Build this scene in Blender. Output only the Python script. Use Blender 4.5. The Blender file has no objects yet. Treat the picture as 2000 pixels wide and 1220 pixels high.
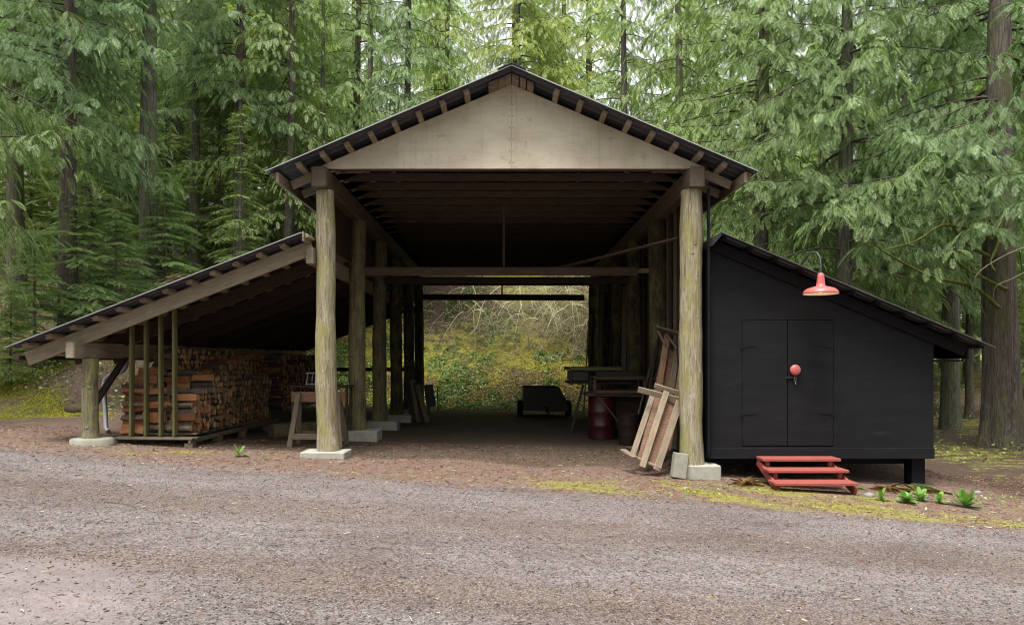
import bpy, bmesh, math, random
import numpy as np
from mathutils import Matrix, Vector, Euler
R = math.radians
rnd = random.Random(7)
sc = bpy.context.scene
col = sc.collection

# ---------------------------------------------------------------- camera, light, exposure
CAM_Z = 1.55
cd = bpy.data.cameras.new('camera'); cam = bpy.data.objects.new('camera', cd); col.objects.link(cam)
cam.location = (0, 0, CAM_Z); cam.rotation_euler = (R(90), 0, 0)
cd.lens = 24; cd.sensor_width = 36; cd.shift_x = 0.0075; cd.shift_y = 0.045
cd.clip_end = 900; cd.clip_start = 0.1
sc.camera = cam
SUN_EL, SUN_AZ = 69, 205          # azimuth of the soft sun: behind the camera, a little to the left
w = bpy.data.worlds.new('World'); sc.world = w; w.use_nodes = True
nt = w.node_tree; nt.nodes.clear()
o_ = nt.nodes.new('ShaderNodeOutputWorld'); b_ = nt.nodes.new('ShaderNodeBackground')
s_ = nt.nodes.new('ShaderNodeTexSky'); s_.sky_type = 'NISHITA'; s_.sun_disc = False
s_.sun_elevation = R(SUN_EL); s_.sun_rotation = R(SUN_AZ); s_.dust_density = 3.0; s_.air_density = 1.0
h_ = nt.nodes.new('ShaderNodeHueSaturation'); h_.inputs['Saturation'].default_value = 0.10
h_.inputs['Value'].default_value = 1.15
nt.links.new(s_.outputs[0], h_.inputs['Color']); nt.links.new(h_.outputs[0], b_.inputs[0])
b_.inputs[1].default_value = 0.105
nt.links.new(b_.outputs[0], o_.inputs[0])
sd = bpy.data.lights.new('sun', 'SUN'); sun = bpy.data.objects.new('sun', sd); col.objects.link(sun)
sd.energy = 1.5; sd.angle = R(20); sd.color = (1.0, 0.965, 0.91)
sun.rotation_euler = (R(90 - SUN_EL), 0, R(180 - SUN_AZ)); sun.location = (0, -5, 30)
sc.view_settings.view_transform = 'Standard'; sc.view_settings.look = 'None'
sc.view_settings.exposure = 1.78; sc.view_settings.gamma = 1.0
sc.cycles.use_denoising = True; sc.cycles.pixel_filter_type = 'BLACKMAN_HARRIS'; sc.cycles.filter_width = 1.05
sc.cycles.max_bounces = 7; sc.cycles.diffuse_bounces = 4; sc.cycles.glossy_bounces = 2
sc.cycles.transmission_bounces = 4; sc.cycles.transparent_max_bounces = 6
sc.cycles.caustics_reflective = False; sc.cycles.caustics_refractive = False
sc.cycles.sample_clamp_indirect = 4.0

F = 1333.333
def at(u, v, Y):                 # where a sight line meets the depth Y: used to measure the photo
    return Vector(((u-985)*Y/F, Y, CAM_Z-(v-700)*Y/F))

# ---------------------------------------------------------------- helpers: nodes
class NT:
    def __init__(s, name):
        s.m = bpy.data.materials.new(name); s.m.use_nodes = True
        s.t = s.m.node_tree; s.t.nodes.clear()
        s.out = s.t.nodes.new('ShaderNodeOutputMaterial')
    def n(s, typ, **kw):
        x = s.t.nodes.new(typ)
        for k, v in kw.items(): setattr(x, k, v)
        return x
    def l(s, a, b): s.t.links.new(a, b)
    def val(s, sock, v):
        if hasattr(v, 'is_output') or isinstance(v, bpy.types.NodeSocket): s.l(v, sock)
        else: sock.default_value = v
    def coord(s, kind='Object', scale=(1,1,1), rand=True):
        tc = s.n('ShaderNodeTexCoord')
        src = tc.outputs[kind]
        mp = s.n('ShaderNodeMapping'); mp.inputs['Scale'].default_value = scale
        if rand:
            oi = s.n('ShaderNodeObjectInfo')
            mu = s.n('ShaderNodeVectorMath', operation='ADD')
            m2 = s.n('ShaderNodeMath', operation='MULTIPLY'); m2.inputs[1].default_value = 57.0
            s.l(oi.outputs['Random'], m2.inputs[0])
            s.l(src, mu.inputs[0]); s.l(m2.outputs[0], mu.inputs[1])
            src = mu.outputs[0]
        s.l(src, mp.inputs['Vector'])
        return mp.outputs[0]
    def noise(s, vec, scale=5, detail=4, rough=.55, dist=0.0, out='Fac'):
        x = s.n('ShaderNodeTexNoise'); s.l(vec, x.inputs['Vector'])
        x.inputs['Scale'].default_value = scale; x.inputs['Detail'].default_value = detail
        x.inputs['Roughness'].default_value = rough; x.inputs['Distortion'].default_value = dist
        return x.outputs[out]
    def voro(s, vec, scale=5, feature='F1', out='Distance', rnd_=1.0):
        x = s.n('ShaderNodeTexVoronoi', feature=feature); s.l(vec, x.inputs['Vector'])
        x.inputs['Scale'].default_value = scale; x.inputs['Randomness'].default_value = rnd_
        return x.outputs[out]
    def ramp(s, fac, stops, interp='LINEAR'):
        x = s.n('ShaderNodeValToRGB'); s.l(fac, x.inputs[0]); cr = x.color_ramp
        cr.interpolation = interp
        while len(cr.elements) < len(stops): cr.elements.new(.5)
        for e, (p, c) in zip(cr.elements, stops):
            e.position = p
            if not isinstance(c, (tuple, list)): c = (c, c, c)
            e.color = (*c[:3], 1)
        return x.outputs[0]
    def mix(s, fac, a, b, blend='MIX'):
        x = s.n('ShaderNodeMix', data_type='RGBA', blend_type=blend)
        s.val(x.inputs['Factor'], fac)
        for nm, v in (('A', a), ('B', b)):
            sk = [i for i in x.inputs if i.name == nm and i.type == 'RGBA'][0]
            if isinstance(v, (tuple, list)): sk.default_value = (*v[:3], 1)
            else: s.l(v, sk)
        return [o for o in x.outputs if o.type == 'RGBA'][0]
    def math(s, op, a, b=0.0, clamp=False):
        x = s.n('ShaderNodeMath', operation=op, use_clamp=clamp)
        s.val(x.inputs[0], a); s.val(x.inputs[1], b)
        return x.outputs[0]
    def bump(s, h, strength=.5, dist=.01, normal=None):
        x = s.n('ShaderNodeBump'); s.l(h, x.inputs['Height'])
        x.inputs['Strength'].default_value = strength; x.inputs['Distance'].default_value = dist
        if normal is not None: s.l(normal, x.inputs['Normal'])
        return x.outputs[0]
    def attr(s, name):
        x = s.n('ShaderNodeAttribute'); x.attribute_name = name; return x.outputs['Fac']
    def island(s):
        return s.n('ShaderNodeNewGeometry').outputs['Random Per Island']
    def objrand(s):
        return s.n('ShaderNodeObjectInfo').outputs['Random']
    def principled(s, color, rough=.8, normal=None, spec=.3, metal=0.0):
        p = s.n('ShaderNodeBsdfPrincipled')
        if isinstance(color, (tuple, list)): p.inputs['Base Color'].default_value = (*color[:3], 1)
        else: s.l(color, p.inputs['Base Color'])
        s.val(p.inputs['Roughness'], rough); s.val(p.inputs['Metallic'], metal)
        p.inputs['Specular IOR Level'].default_value = spec
        if normal is not None: s.l(normal, p.inputs['Normal'])
        s.p = p
        return p.outputs[0]
    def done(s, shader): s.l(shader, s.out.inputs['Surface']); return s.m

M = {}
def mat_wood(name, c0, c1, c2, green=0.0, rough=.8, grain=1.0, worn=0.25):
    s = NT(name)
    v = s.coord('Object', (1.2, 14, 14))
    g = s.noise(v, 3.2*grain, 6, .62, .6)
    fine = s.noise(s.coord('Object', (4, 90, 90)), 2.0, 3, .6)
    big = s.noise(s.coord('Object', (1, 1, 1)), 1.7, 4, .6)
    c = s.ramp(g, [(.28, c0), (.52, c1), (.75, c2)])
    c = s.mix(s.math('MULTIPLY', s.ramp(fine, [(.35, 1), (.6, 0)]), .35), c, tuple(x*.45 for x in c0))
    c = s.mix(s.math('MULTIPLY', s.ramp(big, [(.45, 0), (.7, 1)]), worn), c, tuple(x*.5 for x in c1))
    orr = s.math('MULTIPLY_ADD', s.objrand(), .5); 
    tint = s.ramp(s.objrand(), [(0, .72), (.5, .95), (1, 1.0)])
    c = s.mix(1.0, c, tint, 'MULTIPLY')
    if green:
        gm = s.ramp(s.noise(s.coord('Object', (.8, 3, 3)), 1.6, 4, .65), [(.35, 0), (.62, 1)])
        c = s.mix(s.math('MULTIPLY', gm, green), c, (.09, .105, .03))
    n = s.bump(s.math('ADD', g, fine), .35, .004)
    M[name] = s.done(s.principled(c, rough, n, .25))
mat_wood('wood_aged', (.09,.068,.046), (.17,.132,.092), (.245,.20,.145))
mat_wood('wood_fascia', (.23,.19,.13), (.34,.29,.21), (.43,.375,.285))
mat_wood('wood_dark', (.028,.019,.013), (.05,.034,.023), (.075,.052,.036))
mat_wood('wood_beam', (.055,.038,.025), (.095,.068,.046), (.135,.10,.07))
mat_wood('wood_slat', (.12,.10,.05), (.19,.16,.08), (.25,.215,.12), green=.75)
mat_wood('wood_pale', (.20,.15,.10), (.30,.235,.165), (.39,.32,.24), worn=.35)
mat_wood('wood_red', (.13,.07,.042), (.20,.115,.07), (.28,.17,.105), worn=.2)
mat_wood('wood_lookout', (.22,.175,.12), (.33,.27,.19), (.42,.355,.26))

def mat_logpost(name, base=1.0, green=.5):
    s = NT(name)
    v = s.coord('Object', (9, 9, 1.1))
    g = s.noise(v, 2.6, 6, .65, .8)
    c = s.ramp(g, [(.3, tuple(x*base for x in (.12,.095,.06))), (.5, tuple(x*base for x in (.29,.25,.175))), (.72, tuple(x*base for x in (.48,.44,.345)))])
    crk = s.noise(s.coord('Object', (26, 26, .9)), 2.0, 5, .7, .3)
    c = s.mix(s.ramp(crk, [(.53, 0), (.66, .9)]), c, (.085,.06,.035))
    gm = s.ramp(s.noise(s.coord('Object', (3, 3, 1.4)), 1.5, 6, .75), [(.44, 0), (.60, 1)])
    c = s.mix(s.math('MULTIPLY', gm, green), c, (.235,.225,.06))
    kn = s.voro(s.coord('Object', (2.6, 2.6, 1.5)), 3.6)
    km = s.ramp(kn, [(.035, 1), (.085, 0)])
    c = s.mix(s.math('MULTIPLY', km, .85), c, (.035,.022,.012))
    wm = s.ramp(s.noise(s.coord('Object', (14,14,5)), 2.2, 5, .7), [(.60, 0), (.70, 1)])
    c = s.mix(s.math('MULTIPLY', wm, .5), c, (.07,.055,.03))
    h = s.math('SUBTRACT', g, s.math('MULTIPLY', crk, .9))
    n = s.bump(h, .7, .012)
    M[name] = s.done(s.principled(c, .85, n, .2))
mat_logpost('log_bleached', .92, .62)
mat_logpost('log_half_shaded', .40, .5); mat_logpost('log_shaded', .16, .4)  # post log darkened in two steps: the barn's inner shade put into the colour
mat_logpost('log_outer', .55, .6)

def mat_bark(name, c0, c1, c2, moss=.0):
    s = NT(name)
    g = s.noise(s.coord('Object', (5.5, 5.5, .55)), 2.4, 7, .7, .9)
    f = s.noise(s.coord('Object', (30, 30, 2.2)), 2.0, 4, .65, .4)
    c = s.ramp(g, [(.34, c0), (.5, c1), (.68, c2)])
    c = s.mix(s.math('MULTIPLY', s.ramp(f, [(.38, 1), (.55, 0)]), .6), c, tuple(x*.35 for x in c0))
    if moss:
        mm = s.ramp(s.noise(s.coord('Object', (1, 1, .5)), 1.4, 5, .7), [(.45, 0), (.62, 1)])
        c = s.mix(s.math('MULTIPLY', mm, moss), c, (.11,.13,.03))
    n = s.bump(s.math('ADD', g, s.math('MULTIPLY', f, .6)), .9, .04)
    M[name] = s.done(s.principled(c, .9, n, .15))
mat_bark('bark_cedar', (.05,.041,.034), (.105,.088,.075), (.19,.165,.142), moss=.4)
mat_bark('bark_grey', (.05,.045,.038), (.13,.12,.10), (.24,.23,.20), moss=.4)
mat_bark('bark_moss', (.05,.055,.015), (.12,.14,.03), (.21,.23,.06), moss=.8)

def mat_leaf(name, cols, trans=.3, rough=.5, spec=.35):
    s = NT(name)
    isl = s.island()
    c = s.ramp(isl, [(i/(len(cols)-1), cc) for i, cc in enumerate(cols)])
    bg = s.noise(s.coord('Object', (1,1,1)), .55, 3, .6)
    c = s.mix(s.math('MULTIPLY', s.ramp(bg, [(.42,0),(.62,1)]), .45), c, tuple(a*1.0 for a in cols[-1]))
    orr = s.ramp(s.objrand(), [(0, (.93,.98,.93)), (.5, (1,1,.90)), (1, (1.08,1.0,.64))])
    c = s.mix(1.0, c, orr, 'MULTIPLY')
    a = s.principled(c, rough, None, spec)
    t = s.n('ShaderNodeBsdfTranslucent'); s.l(s.mix(1.0, c, (1.12,1.3,.7), 'MULTIPLY'), t.inputs[0])
    mx = s.n('ShaderNodeMixShader'); mx.inputs[0].default_value = trans
    s.l(a, mx.inputs[1]); s.l(t.outputs[0], mx.inputs[2])
    M[name] = s.done(mx.outputs[0])
mat_leaf('leaf_cedar', [(.05,.092,.038), (.12,.195,.08), (.21,.315,.14), (.36,.47,.25)], trans=.36, spec=.5)
mat_leaf('leaf_bright', [(.11,.16,.055), (.22,.30,.105), (.34,.43,.18), (.50,.58,.30)], trans=.45)
mat_leaf('leaf_fir', [(.05,.08,.03), (.10,.15,.052), (.17,.23,.075), (.25,.32,.11)])
mat_leaf('leaf_salal', [(.06,.11,.035), (.11,.18,.05), (.17,.25,.075), (.27,.34,.13)], trans=.15, rough=.35, spec=.5)
mat_leaf('leaf_moss', [(.22,.22,.03), (.32,.31,.045), (.44,.41,.06), (.38,.30,.08)], trans=.2, rough=.9, spec=.1)
mat_leaf('leaf_plant', [(.11,.22,.05), (.15,.29,.07), (.2,.35,.09)], trans=.3, rough=.45)
mat_leaf('leaf_dead', [(.12,.06,.03), (.19,.10,.05), (.25,.15,.075)], trans=.2, rough=.9, spec=.1)
mat_leaf('twig_brown', [(.07,.05,.038), (.12,.085,.06), (.18,.135,.10)], trans=.0, rough=.9, spec=.1)
mat_leaf('twig_pale', [(.22,.19,.13), (.40,.37,.27), (.60,.57,.44)], trans=.0, rough=.9, spec=.1)

def mat_simple(name, c, rough=.6, spec=.4, metal=0.0, var=.25, scale=6, bump=.15):
    s = NT(name)
    n = s.noise(s.coord('Object'), scale, 5, .6)
    cc = s.mix(s.math('MULTIPLY', s.ramp(n, [(.35,0),(.7,1)]), var), c, tuple(x*.55 for x in c))
    f = s.noise(s.coord('Object'), scale*9, 3, .6)
    M[name] = s.done(s.principled(cc, rough, s.bump(f, bump, .003), spec, metal))
def mat_plywood():
    s = NT('plywood_panel')
    v = s.coord('Object', (1,1,1), False)
    base = s.noise(v, .9, 5, .6)
    c = s.ramp(base, [(.3, (.42,.37,.27)), (.5, (.55,.495,.38)), (.7, (.63,.575,.46))])
    g = s.noise(s.coord('Object', (1.0, 1, 9), False), 2.2, 5, .65, .7)
    c = s.mix(s.math('MULTIPLY', s.ramp(g, [(.45,0),(.7,1)]), .22), c, (.30,.25,.17))
    bl = s.noise(s.coord('Object', (1.6,1,2.2), False), 2.4, 6, .7)
    c = s.mix(s.math('MULTIPLY', s.ramp(bl, [(.58,0),(.72,1)]), .42), c, (.17,.135,.085))
    sp = s.voro(s.coord('Object', (1.4,1,3.2), False), 2.3)
    c = s.mix(s.math('MULTIPLY', s.ramp(sp, [(.03,1),(.07,0)]), .6), c, (.08,.06,.04))
    st_ = s.noise(s.coord('Object', (7,1,.35), False), 2.0, 5, .65)
    c = s.mix(s.math('MULTIPLY', s.ramp(st_, [(.55,0),(.72,1)]), .28), c, (.20,.17,.12))
    n = s.bump(g, .2, .003)
    M['plywood_panel'] = s.done(s.principled(c, .75, n, .25))
mat_plywood()
def mat_black():
    s = NT('black_paint')
    v = s.coord('Object', (1,1,1), False)
    a = s.noise(s.coord('Object', (.8,1,3.5), False), 2.0, 6, .65)
    sc_ = s.noise(s.coord('Object', (1.2,1,3.0), False), 1.6, 7, .75)
    c = s.ramp(a, [(.3, (.0085,.0085,.0105)), (.7, (.0125,.0125,.015))])
    c = s.mix(s.math('MULTIPLY', s.ramp(sc_, [(.58,0),(.76,1)]), .6), c, (.035,.035,.04))
    wv = s.n('ShaderNodeTexBrick'); wv.inputs['Scale'].default_value = 1.0
    wv.inputs['Mortar Size'].default_value = .004; wv.inputs['Brick Width'].default_value = 4.0
    wv.inputs['Row Height'].default_value = .148; wv.offset = 0
    tc = s.n('ShaderNodeTexCoord'); sx = s.n('ShaderNodeSeparateXYZ'); s.l(tc.outputs['Object'], sx.inputs[0])
    cb = s.n('ShaderNodeCombineXYZ'); s.l(sx.outputs['X'], cb.inputs['X']); s.l(sx.outputs['Z'], cb.inputs['Y'])
    s.l(cb.outputs[0], wv.inputs['Vector'])
    h = s.math('SUBTRACT', s.math('MULTIPLY', a, .5), s.math('MULTIPLY', wv.outputs['Fac'], .06))
    M['black_paint'] = s.done(s.principled(c, .55, s.bump(h, .4, .006), .16))
mat_black()
mat_simple('black_plain', (.008,.008,.010), .7, .15)
mat_simple('black_metal', (.02,.02,.022), .4, .5)
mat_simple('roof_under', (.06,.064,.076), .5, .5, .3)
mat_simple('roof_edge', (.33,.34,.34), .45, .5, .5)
mat_simple('galvanised', (.30,.31,.31), .55, .4, .2)
mat_simple('galvanised_dark', (.13,.135,.14), .5, .4, .3)
mat_simple('concrete', (.36,.35,.30), .9, .2, 0, .5, 9, .6)
mat_simple('concrete_moss', (.27,.265,.215), .9, .2, 0, .6, 7, .6)
def mat_red():
    s = NT('red_paint')
    a = s.noise(s.coord('Object'), 7, 6, .7); b = s.noise(s.coord('Object', (2, 9, 9)), 5, 6, .75)
    c = s.mix(s.ramp(a, [(.35,0),(.7,.6)]), (.30,.072,.058), (.20,.055,.045))
    c = s.mix(s.ramp(b, [(.57,0),(.70,.55)]), c, (.17,.12,.09))
    M['red_paint'] = s.done(s.principled(c, s.ramp(a, [(.3,.5),(.7,.85)]), s.bump(b, .3, .003), .3))
mat_red()
mat_simple('red_enamel', (.47,.11,.10), .4, .5, 0, .1)
mat_simple('enamel_cream', (.80,.74,.60), .4, .4, 0, .05)
mat_simple('drum_red', (.045,.005,.008), .4, .5, 0, .5, 5)
mat_simple('drum_rust', (.02,.008,.007), .7, .3, 0, .6, 6)
mat_simple('rubber', (.012,.012,.012), .8, .2)
mat_simple('dark_iron', (.03,.028,.027), .6, .4)
mat_simple('mossy_stone', (.12,.095,.06), .95, .1, 0, .7, 8, .8)
mat_simple('stone', (.25,.24,.22), .9, .2, 0, .5, 20, .6)
def mat_emit(name, c, e):
    s = NT(name); x = s.n('ShaderNodeEmission'); x.inputs[0].default_value = (*c, 1); x.inputs[1].default_value = e
    M[name] = s.done(x.outputs[0])
mat_emit('lamp_glow', (1.0,.72,.40), 6.0)
def mat_logend():
    s = NT('log_end')
    tc = s.n('ShaderNodeTexCoord')
    wv = s.n('ShaderNodeTexWave', wave_type='RINGS', rings_direction='X'); s.l(tc.outputs['Object'], wv.inputs['Vector'])
    wv.inputs['Scale'].default_value = 38; wv.inputs['Distortion'].default_value = 2.5
    n = s.noise(s.coord('Object'), 16, 4, .6)
    c = s.ramp(n, [(.3, (.30,.19,.10)), (.55, (.47,.33,.19)), (.8, (.58,.43,.27))])
    c = s.mix(s.math('MULTIPLY', wv.outputs['Fac'], .35), c, (.14,.07,.035))
    c = s.mix(1.0, c, s.ramp(s.objrand(), [(0,(.5,.46,.42)),(.5,(.85,.8,.75)),(1,(1.2,1.1,1.0))]), 'MULTIPLY')
    M['log_end'] = s.done(s.principled(c, .85, s.bump(n, .3, .004), .2))
    s = NT('log_split')
    g = s.noise(s.coord('Object', (1.3, 22, 22)), 2.6, 6, .65, .5)
    c = s.ramp(g, [(.3, (.16,.065,.03)), (.5, (.30,.13,.06)), (.72, (.40,.21,.11))])
    c = s.mix(1.0, c, s.ramp(s.objrand(), [(0,(.55,.55,.55)),(.5,(.95,.9,.85)),(1,(1.15,1.1,1.0))]), 'MULTIPLY')
    M['log_split'] = s.done(s.principled(c, .8, s.bump(g, .6, .006), .2))
    s = NT('log_bark')
    g = s.noise(s.coord('Object', (6, 30, 30)), 2.0, 6, .7, .5)
    c = s.ramp(g, [(.3, (.04,.028,.02)), (.5, (.11,.085,.065)), (.72, (.24,.20,.165))])
    M['log_bark'] = s.done(s.principled(c, .9, s.bump(g, .8, .01), .15))
mat_logend()

# ---------------------------------------------------------------- helpers: objects
W = {}
def tag(o, label=None, cat=None, group=None, kind=None):
    if label: o['label'] = label
    if cat: o['category'] = cat
    if group: o['group'] = group
    if kind: o['kind'] = kind
    return o
def link(o, parent=None, mw=None):
    col.objects.link(o)
    mw = mw.copy() if mw is not None else Matrix.Identity(4)
    W[o.name] = mw
    if parent is not None:
        o.parent = parent; o.matrix_basis = W[parent.name].inverted() @ mw
    else: o.matrix_basis = mw
    return o
def empty(name, loc, label, cat, group=None, rz=0):
    o = bpy.data.objects.new(name, None); o.empty_display_size = .2
    link(o, None, Matrix.Translation(loc) @ Matrix.Rotation(rz, 4, 'Z'))
    return tag(o, label, cat, group)
def copy_tree(o, parent=None):
    c = o.copy(); col.objects.link(c)
    if parent is not None: c.parent = parent
    for ch in list(o.children): copy_tree(ch, c)
    return c
class MB:
    def __init__(s): s.v = []; s.f = []; s.m = []; s.s = []
    def add(s, vs, fs, mi=0, smooth=False):
        n = len(s.v); s.v += [tuple(p) for p in vs]
        for i, f in enumerate(fs):
            s.f.append(tuple(n+k for k in f)); s.m.append(mi[i] if isinstance(mi, list) else mi); s.s.append(smooth)
    def box(s, x0, x1, y0, y1, z0, z1, mi=0, mw=None):
        vs = [Vector(p) for p in ((x0,y0,z0),(x1,y0,z0),(x1,y1,z0),(x0,y1,z0),(x0,y0,z1),(x1,y0,z1),(x1,y1,z1),(x0,y1,z1))]
        if mw: vs = [mw @ p for p in vs]
        s.add(vs, [(0,3,2,1),(4,5,6,7),(0,1,5,4),(1,2,6,5),(2,3,7,6),(3,0,4,7)], mi)
    def beam(s, p0, p1, wd, ht, mi=0, up=(0,0,1)):
        p0, p1 = Vector(p0), Vector(p1); L = (p1-p0).length
        s.box(0, L, -wd/2, wd/2, -ht/2, ht/2, mi, frame(p0, p1, up))
    def tube(s, pts, rad, n=8, mi=0, cap=True, jit=0.0, smooth=True, rg=None):
        pts = [Vector(p) for p in pts]
        if not isinstance(rad, (list, tuple)): rad = [rad]*len(pts)
        vs = []; ref = None
        for i, p in enumerate(pts):
            d = (pts[min(i+1, len(pts)-1)] - pts[max(i-1, 0)]).normalized()
            if ref is None: ref = Vector((1,0,0)) if abs(d.x) < .8 else Vector((0,1,0))
            a = (ref - d*ref.dot(d)).normalized(); b = d.cross(a); ref = a
            for k in range(n):
                t = 2*math.pi*k/n; r = rad[i]
                if jit: r *= 1 + (rg or rnd).uniform(-jit, jit)
                vs.append(p + a*math.cos(t)*r + b*math.sin(t)*r)
        fs = []
        for i in range(len(pts)-1):
            for k in range(n): fs.append((i*n+k, i*n+(k+1)%n, (i+1)*n+(k+1)%n, (i+1)*n+k))
        s.add(vs, fs, mi, smooth)
        if cap:
            s.add(vs[:n], [tuple(range(n))[::-1]], mi); s.add(vs[-n:], [tuple(range(n))], mi)
    def lathe(s, prof, n=24, c=(0,0,0), mi=0, smooth=True):
        vs = []
        for r, z in prof:
            for k in range(n):
                t = 2*math.pi*k/n; vs.append((c[0]+r*math.cos(t), c[1]+r*math.sin(t), c[2]+z))
        s.add(vs, [(i*n+k, i*n+(k+1)%n, (i+1)*n+(k+1)%n, (i+1)*n+k) for i in range(len(prof)-1) for k in range(n)], mi, smooth)
    def prism(s, xz, y0, y1, mi=0):
        n = len(xz)
        vs = [(x, y0, z) for x, z in xz] + [(x, y1, z) for x, z in xz]
        s.add(vs, [tuple(range(n)), tuple(range(2*n-1, n-1, -1))] + [(i, i+n, (i+1)%n+n, (i+1)%n) for i in range(n)], mi)
    def build(s, name, mats, parent=None, mw=None, bevel=0, recalc=True):
        me = bpy.data.meshes.new(name)
        me.from_pydata(s.v, [], s.f)
        if not isinstance(mats, (list, tuple)): mats = [mats]
        for m in mats: me.materials.append(M[m] if isinstance(m, str) else m)
        me.polygons.foreach_set('material_index', s.m); me.polygons.foreach_set('use_smooth', s.s)
        if recalc or bevel:
            bm = bmesh.new(); bm.from_mesh(me)
            if bevel:
                bmesh.ops.remove_doubles(bm, verts=bm.verts, dist=1e-5)
                bmesh.ops.bevel(bm, geom=bm.edges[:], offset=bevel, segments=1, affect='EDGES', clamp_overlap=True)
            bmesh.ops.recalc_face_normals(bm, faces=bm.faces); bm.to_mesh(me); bm.free()
        o = bpy.data.objects.new(name, me)
        return link(o, parent, mw)
def frame(p0, p1, up=(0,0,1)):
    p0, p1 = Vector(p0), Vector(p1); x = (p1-p0).normalized(); up = Vector(up)
    if abs(x.dot(up)) > .99: up = Vector((0,1,0))
    y = up.cross(x).normalized(); z = x.cross(y)
    m = Matrix((x, y, z)).transposed().to_4x4(); m.translation = p0
    return m
def beam(name, p0, p1, wd, ht, mat, parent=None, up=(0,0,1), bev=.006):
    """a straight timber: its own mesh, local x along the grain"""
    p0, p1 = Vector(p0), Vector(p1)
    b = MB(); L = (p1-p0).length; b.box(0, L, -wd/2, wd/2, -ht/2, ht/2)
    return b.build(name, mat, parent, frame(p0, p1, up), bevel=bev)
def np_mesh(name, V, Fc, mat, parent=None, mw=None, smooth=False, attrs=None):
    """V (n,3) float, Fc (m,3|4) int"""
    me = bpy.data.meshes.new(name); k = Fc.shape[1]
    me.vertices.add(len(V)); me.vertices.foreach_set('co', V.astype(np.float32).ravel())
    me.loops.add(Fc.size); me.loops.foreach_set('vertex_index', Fc.astype(np.int32).ravel())
    me.polygons.add(len(Fc)); me.polygons.foreach_set('loop_start', np.arange(0, Fc.size, k, dtype=np.int32))
    me.polygons.foreach_set('loop_total', np.full(len(Fc), k, dtype=np.int32))
    if smooth: me.polygons.foreach_set('use_smooth', np.ones(len(Fc), dtype=bool))
    for a, d in (attrs or {}).items():
        at_ = me.attributes.new(a, 'FLOAT', 'POINT'); at_.data.foreach_set('value', d.astype(np.float32))
    me.materials.append(M[mat]); me.update(); me.validate()
    return link(bpy.data.objects.new(name, me), parent, mw)

# ---------------------------------------------------------------- terrain
rs = np.random.RandomState(3)
def make_noise(seed, n=14, f0=.25, f1=2.2):
    r = np.random.RandomState(seed)
    k = f0*(f1/f0)**r.rand(n); th = r.rand(n)*6.283; ph = r.rand(n)*6.283; am = (f0/k)**.8
    def fn(x, y):
        z = 0
        for i in range(n): z = z + am[i]*np.sin(k[i]*6.283*(x*np.cos(th[i])+y*np.sin(th[i]))*.35+ph[i])
        return z/am.sum()*1.8
    return fn
nzA, nzB, nzC = make_noise(1), make_noise(2, 16, .6, 6), make_noise(5, 12, .05, .5)
def sst(a, b, x):
    t = np.clip((x-a)/(b-a), 0, 1); return t*t*(3-2*t)
def ground_z(x, y):
    x = np.asarray(x, float); y = np.asarray(y, float)
    xc = np.clip(x, -9, 9.5)
    front = -0.22 - .055*xc + np.where(xc < 0, .0*xc, 0)
    inner = -.10 - .015*(y-11) - .02*np.clip(x, -7, 7)
    wgt = sst(11.0, 14.0, y)*sst(8.5, 7.2, np.abs(x))
    z = front*(1-wgt) + inner*wgt
    # the bank behind the barn, coming forward on the left
    y0 = 24.9 - 10.3*sst(-6.5, -10.5, x) - 1.5*sst(-10, -20, x) + .5*nzA(x, y)
    d = np.maximum(y - y0, 0)
    amp = 1 - .93*sst(4.5, 15, x)
    sl = .72 - .30*sst(-6.5, -11, x)
    hill = np.where(d < 9, d*sl, 9*sl + np.minimum(d-9, 60)*.27)
    hill = hill*sst(-.2, 1.5, d)*amp
    z = z + hill + np.where(d > 0, sst(0, 4, d)*amp*.28*nzB(x*.5, y*.5), 0)
    out = sst(8.0, 10.5, np.abs(x))*sst(9.5, 12, y) * (1-sst(0, 3, hill))
    z = z + out*.10*nzB(x*.4, y*.4) + sst(10, 30, x)*sst(14, 40, y)*1.2
    z = z + .012*nzB(x, y) + .03*nzC(x, y)
    return z
def gz(x, y): return float(ground_z(x, y))
def pale_m(x, y): return sst(-2.2,-2.9,x+.35*nzB(x,y)+.4*(y-4.8))*sst(5.45,5.15,y+.12*nzB(x,y))
def road_edge(x): return 9.25 - .125*x + .22*nzB(x*.35, 0*x) 
xs = np.concatenate([np.linspace(-260, -24, 24), np.arange(-23, -12, .3), np.arange(-12, 12, .11), np.arange(12, 23, .3), np.linspace(24, 260, 24)])
ys = np.concatenate([np.linspace(-160, -4, 14), np.arange(-3, 3.5, .5), np.arange(3.5, 12.5, .08), np.arange(12.5, 36, .2), np.arange(36, 60, 1.2), np.linspace(62, 420, 22)])
GX, GY = np.meshgrid(xs, ys); gx, gy = GX.ravel(), GY.ravel()
gzv = ground_z(gx, gy)
nx, ny = len(xs), len(ys)
ii = (np.arange(ny-1)[:, None]*nx + np.arange(nx-1)[None, :]).ravel()
Fq = np.stack([ii, ii+1, ii+1+nx, ii+nx], 1)
dr = road_edge(gx) - gy
a_road = sst(-.9, .7, dr)
a_dirt = sst(11.0, 11.9, gy - .25*nzB(gx, gy))*sst(7.6, 7.0, np.abs(gx))*sst(25.2, 24.2, gy)
q_ = .22*nzA(gx*.35, gy*.9)
band = np.exp(-(np.abs(dr-2.05+q_)/.62)**3)*1.0 + np.exp(-(np.abs(dr-4.35+q_)/.48)**3)*1.05 + .35*np.exp(-((dr-.1)/.3)**2) - .5*np.exp(-((dr-3.2+q_)/.35)**2) - .4*np.exp(-((dr-.95+q_)/.4)**2)
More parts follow.
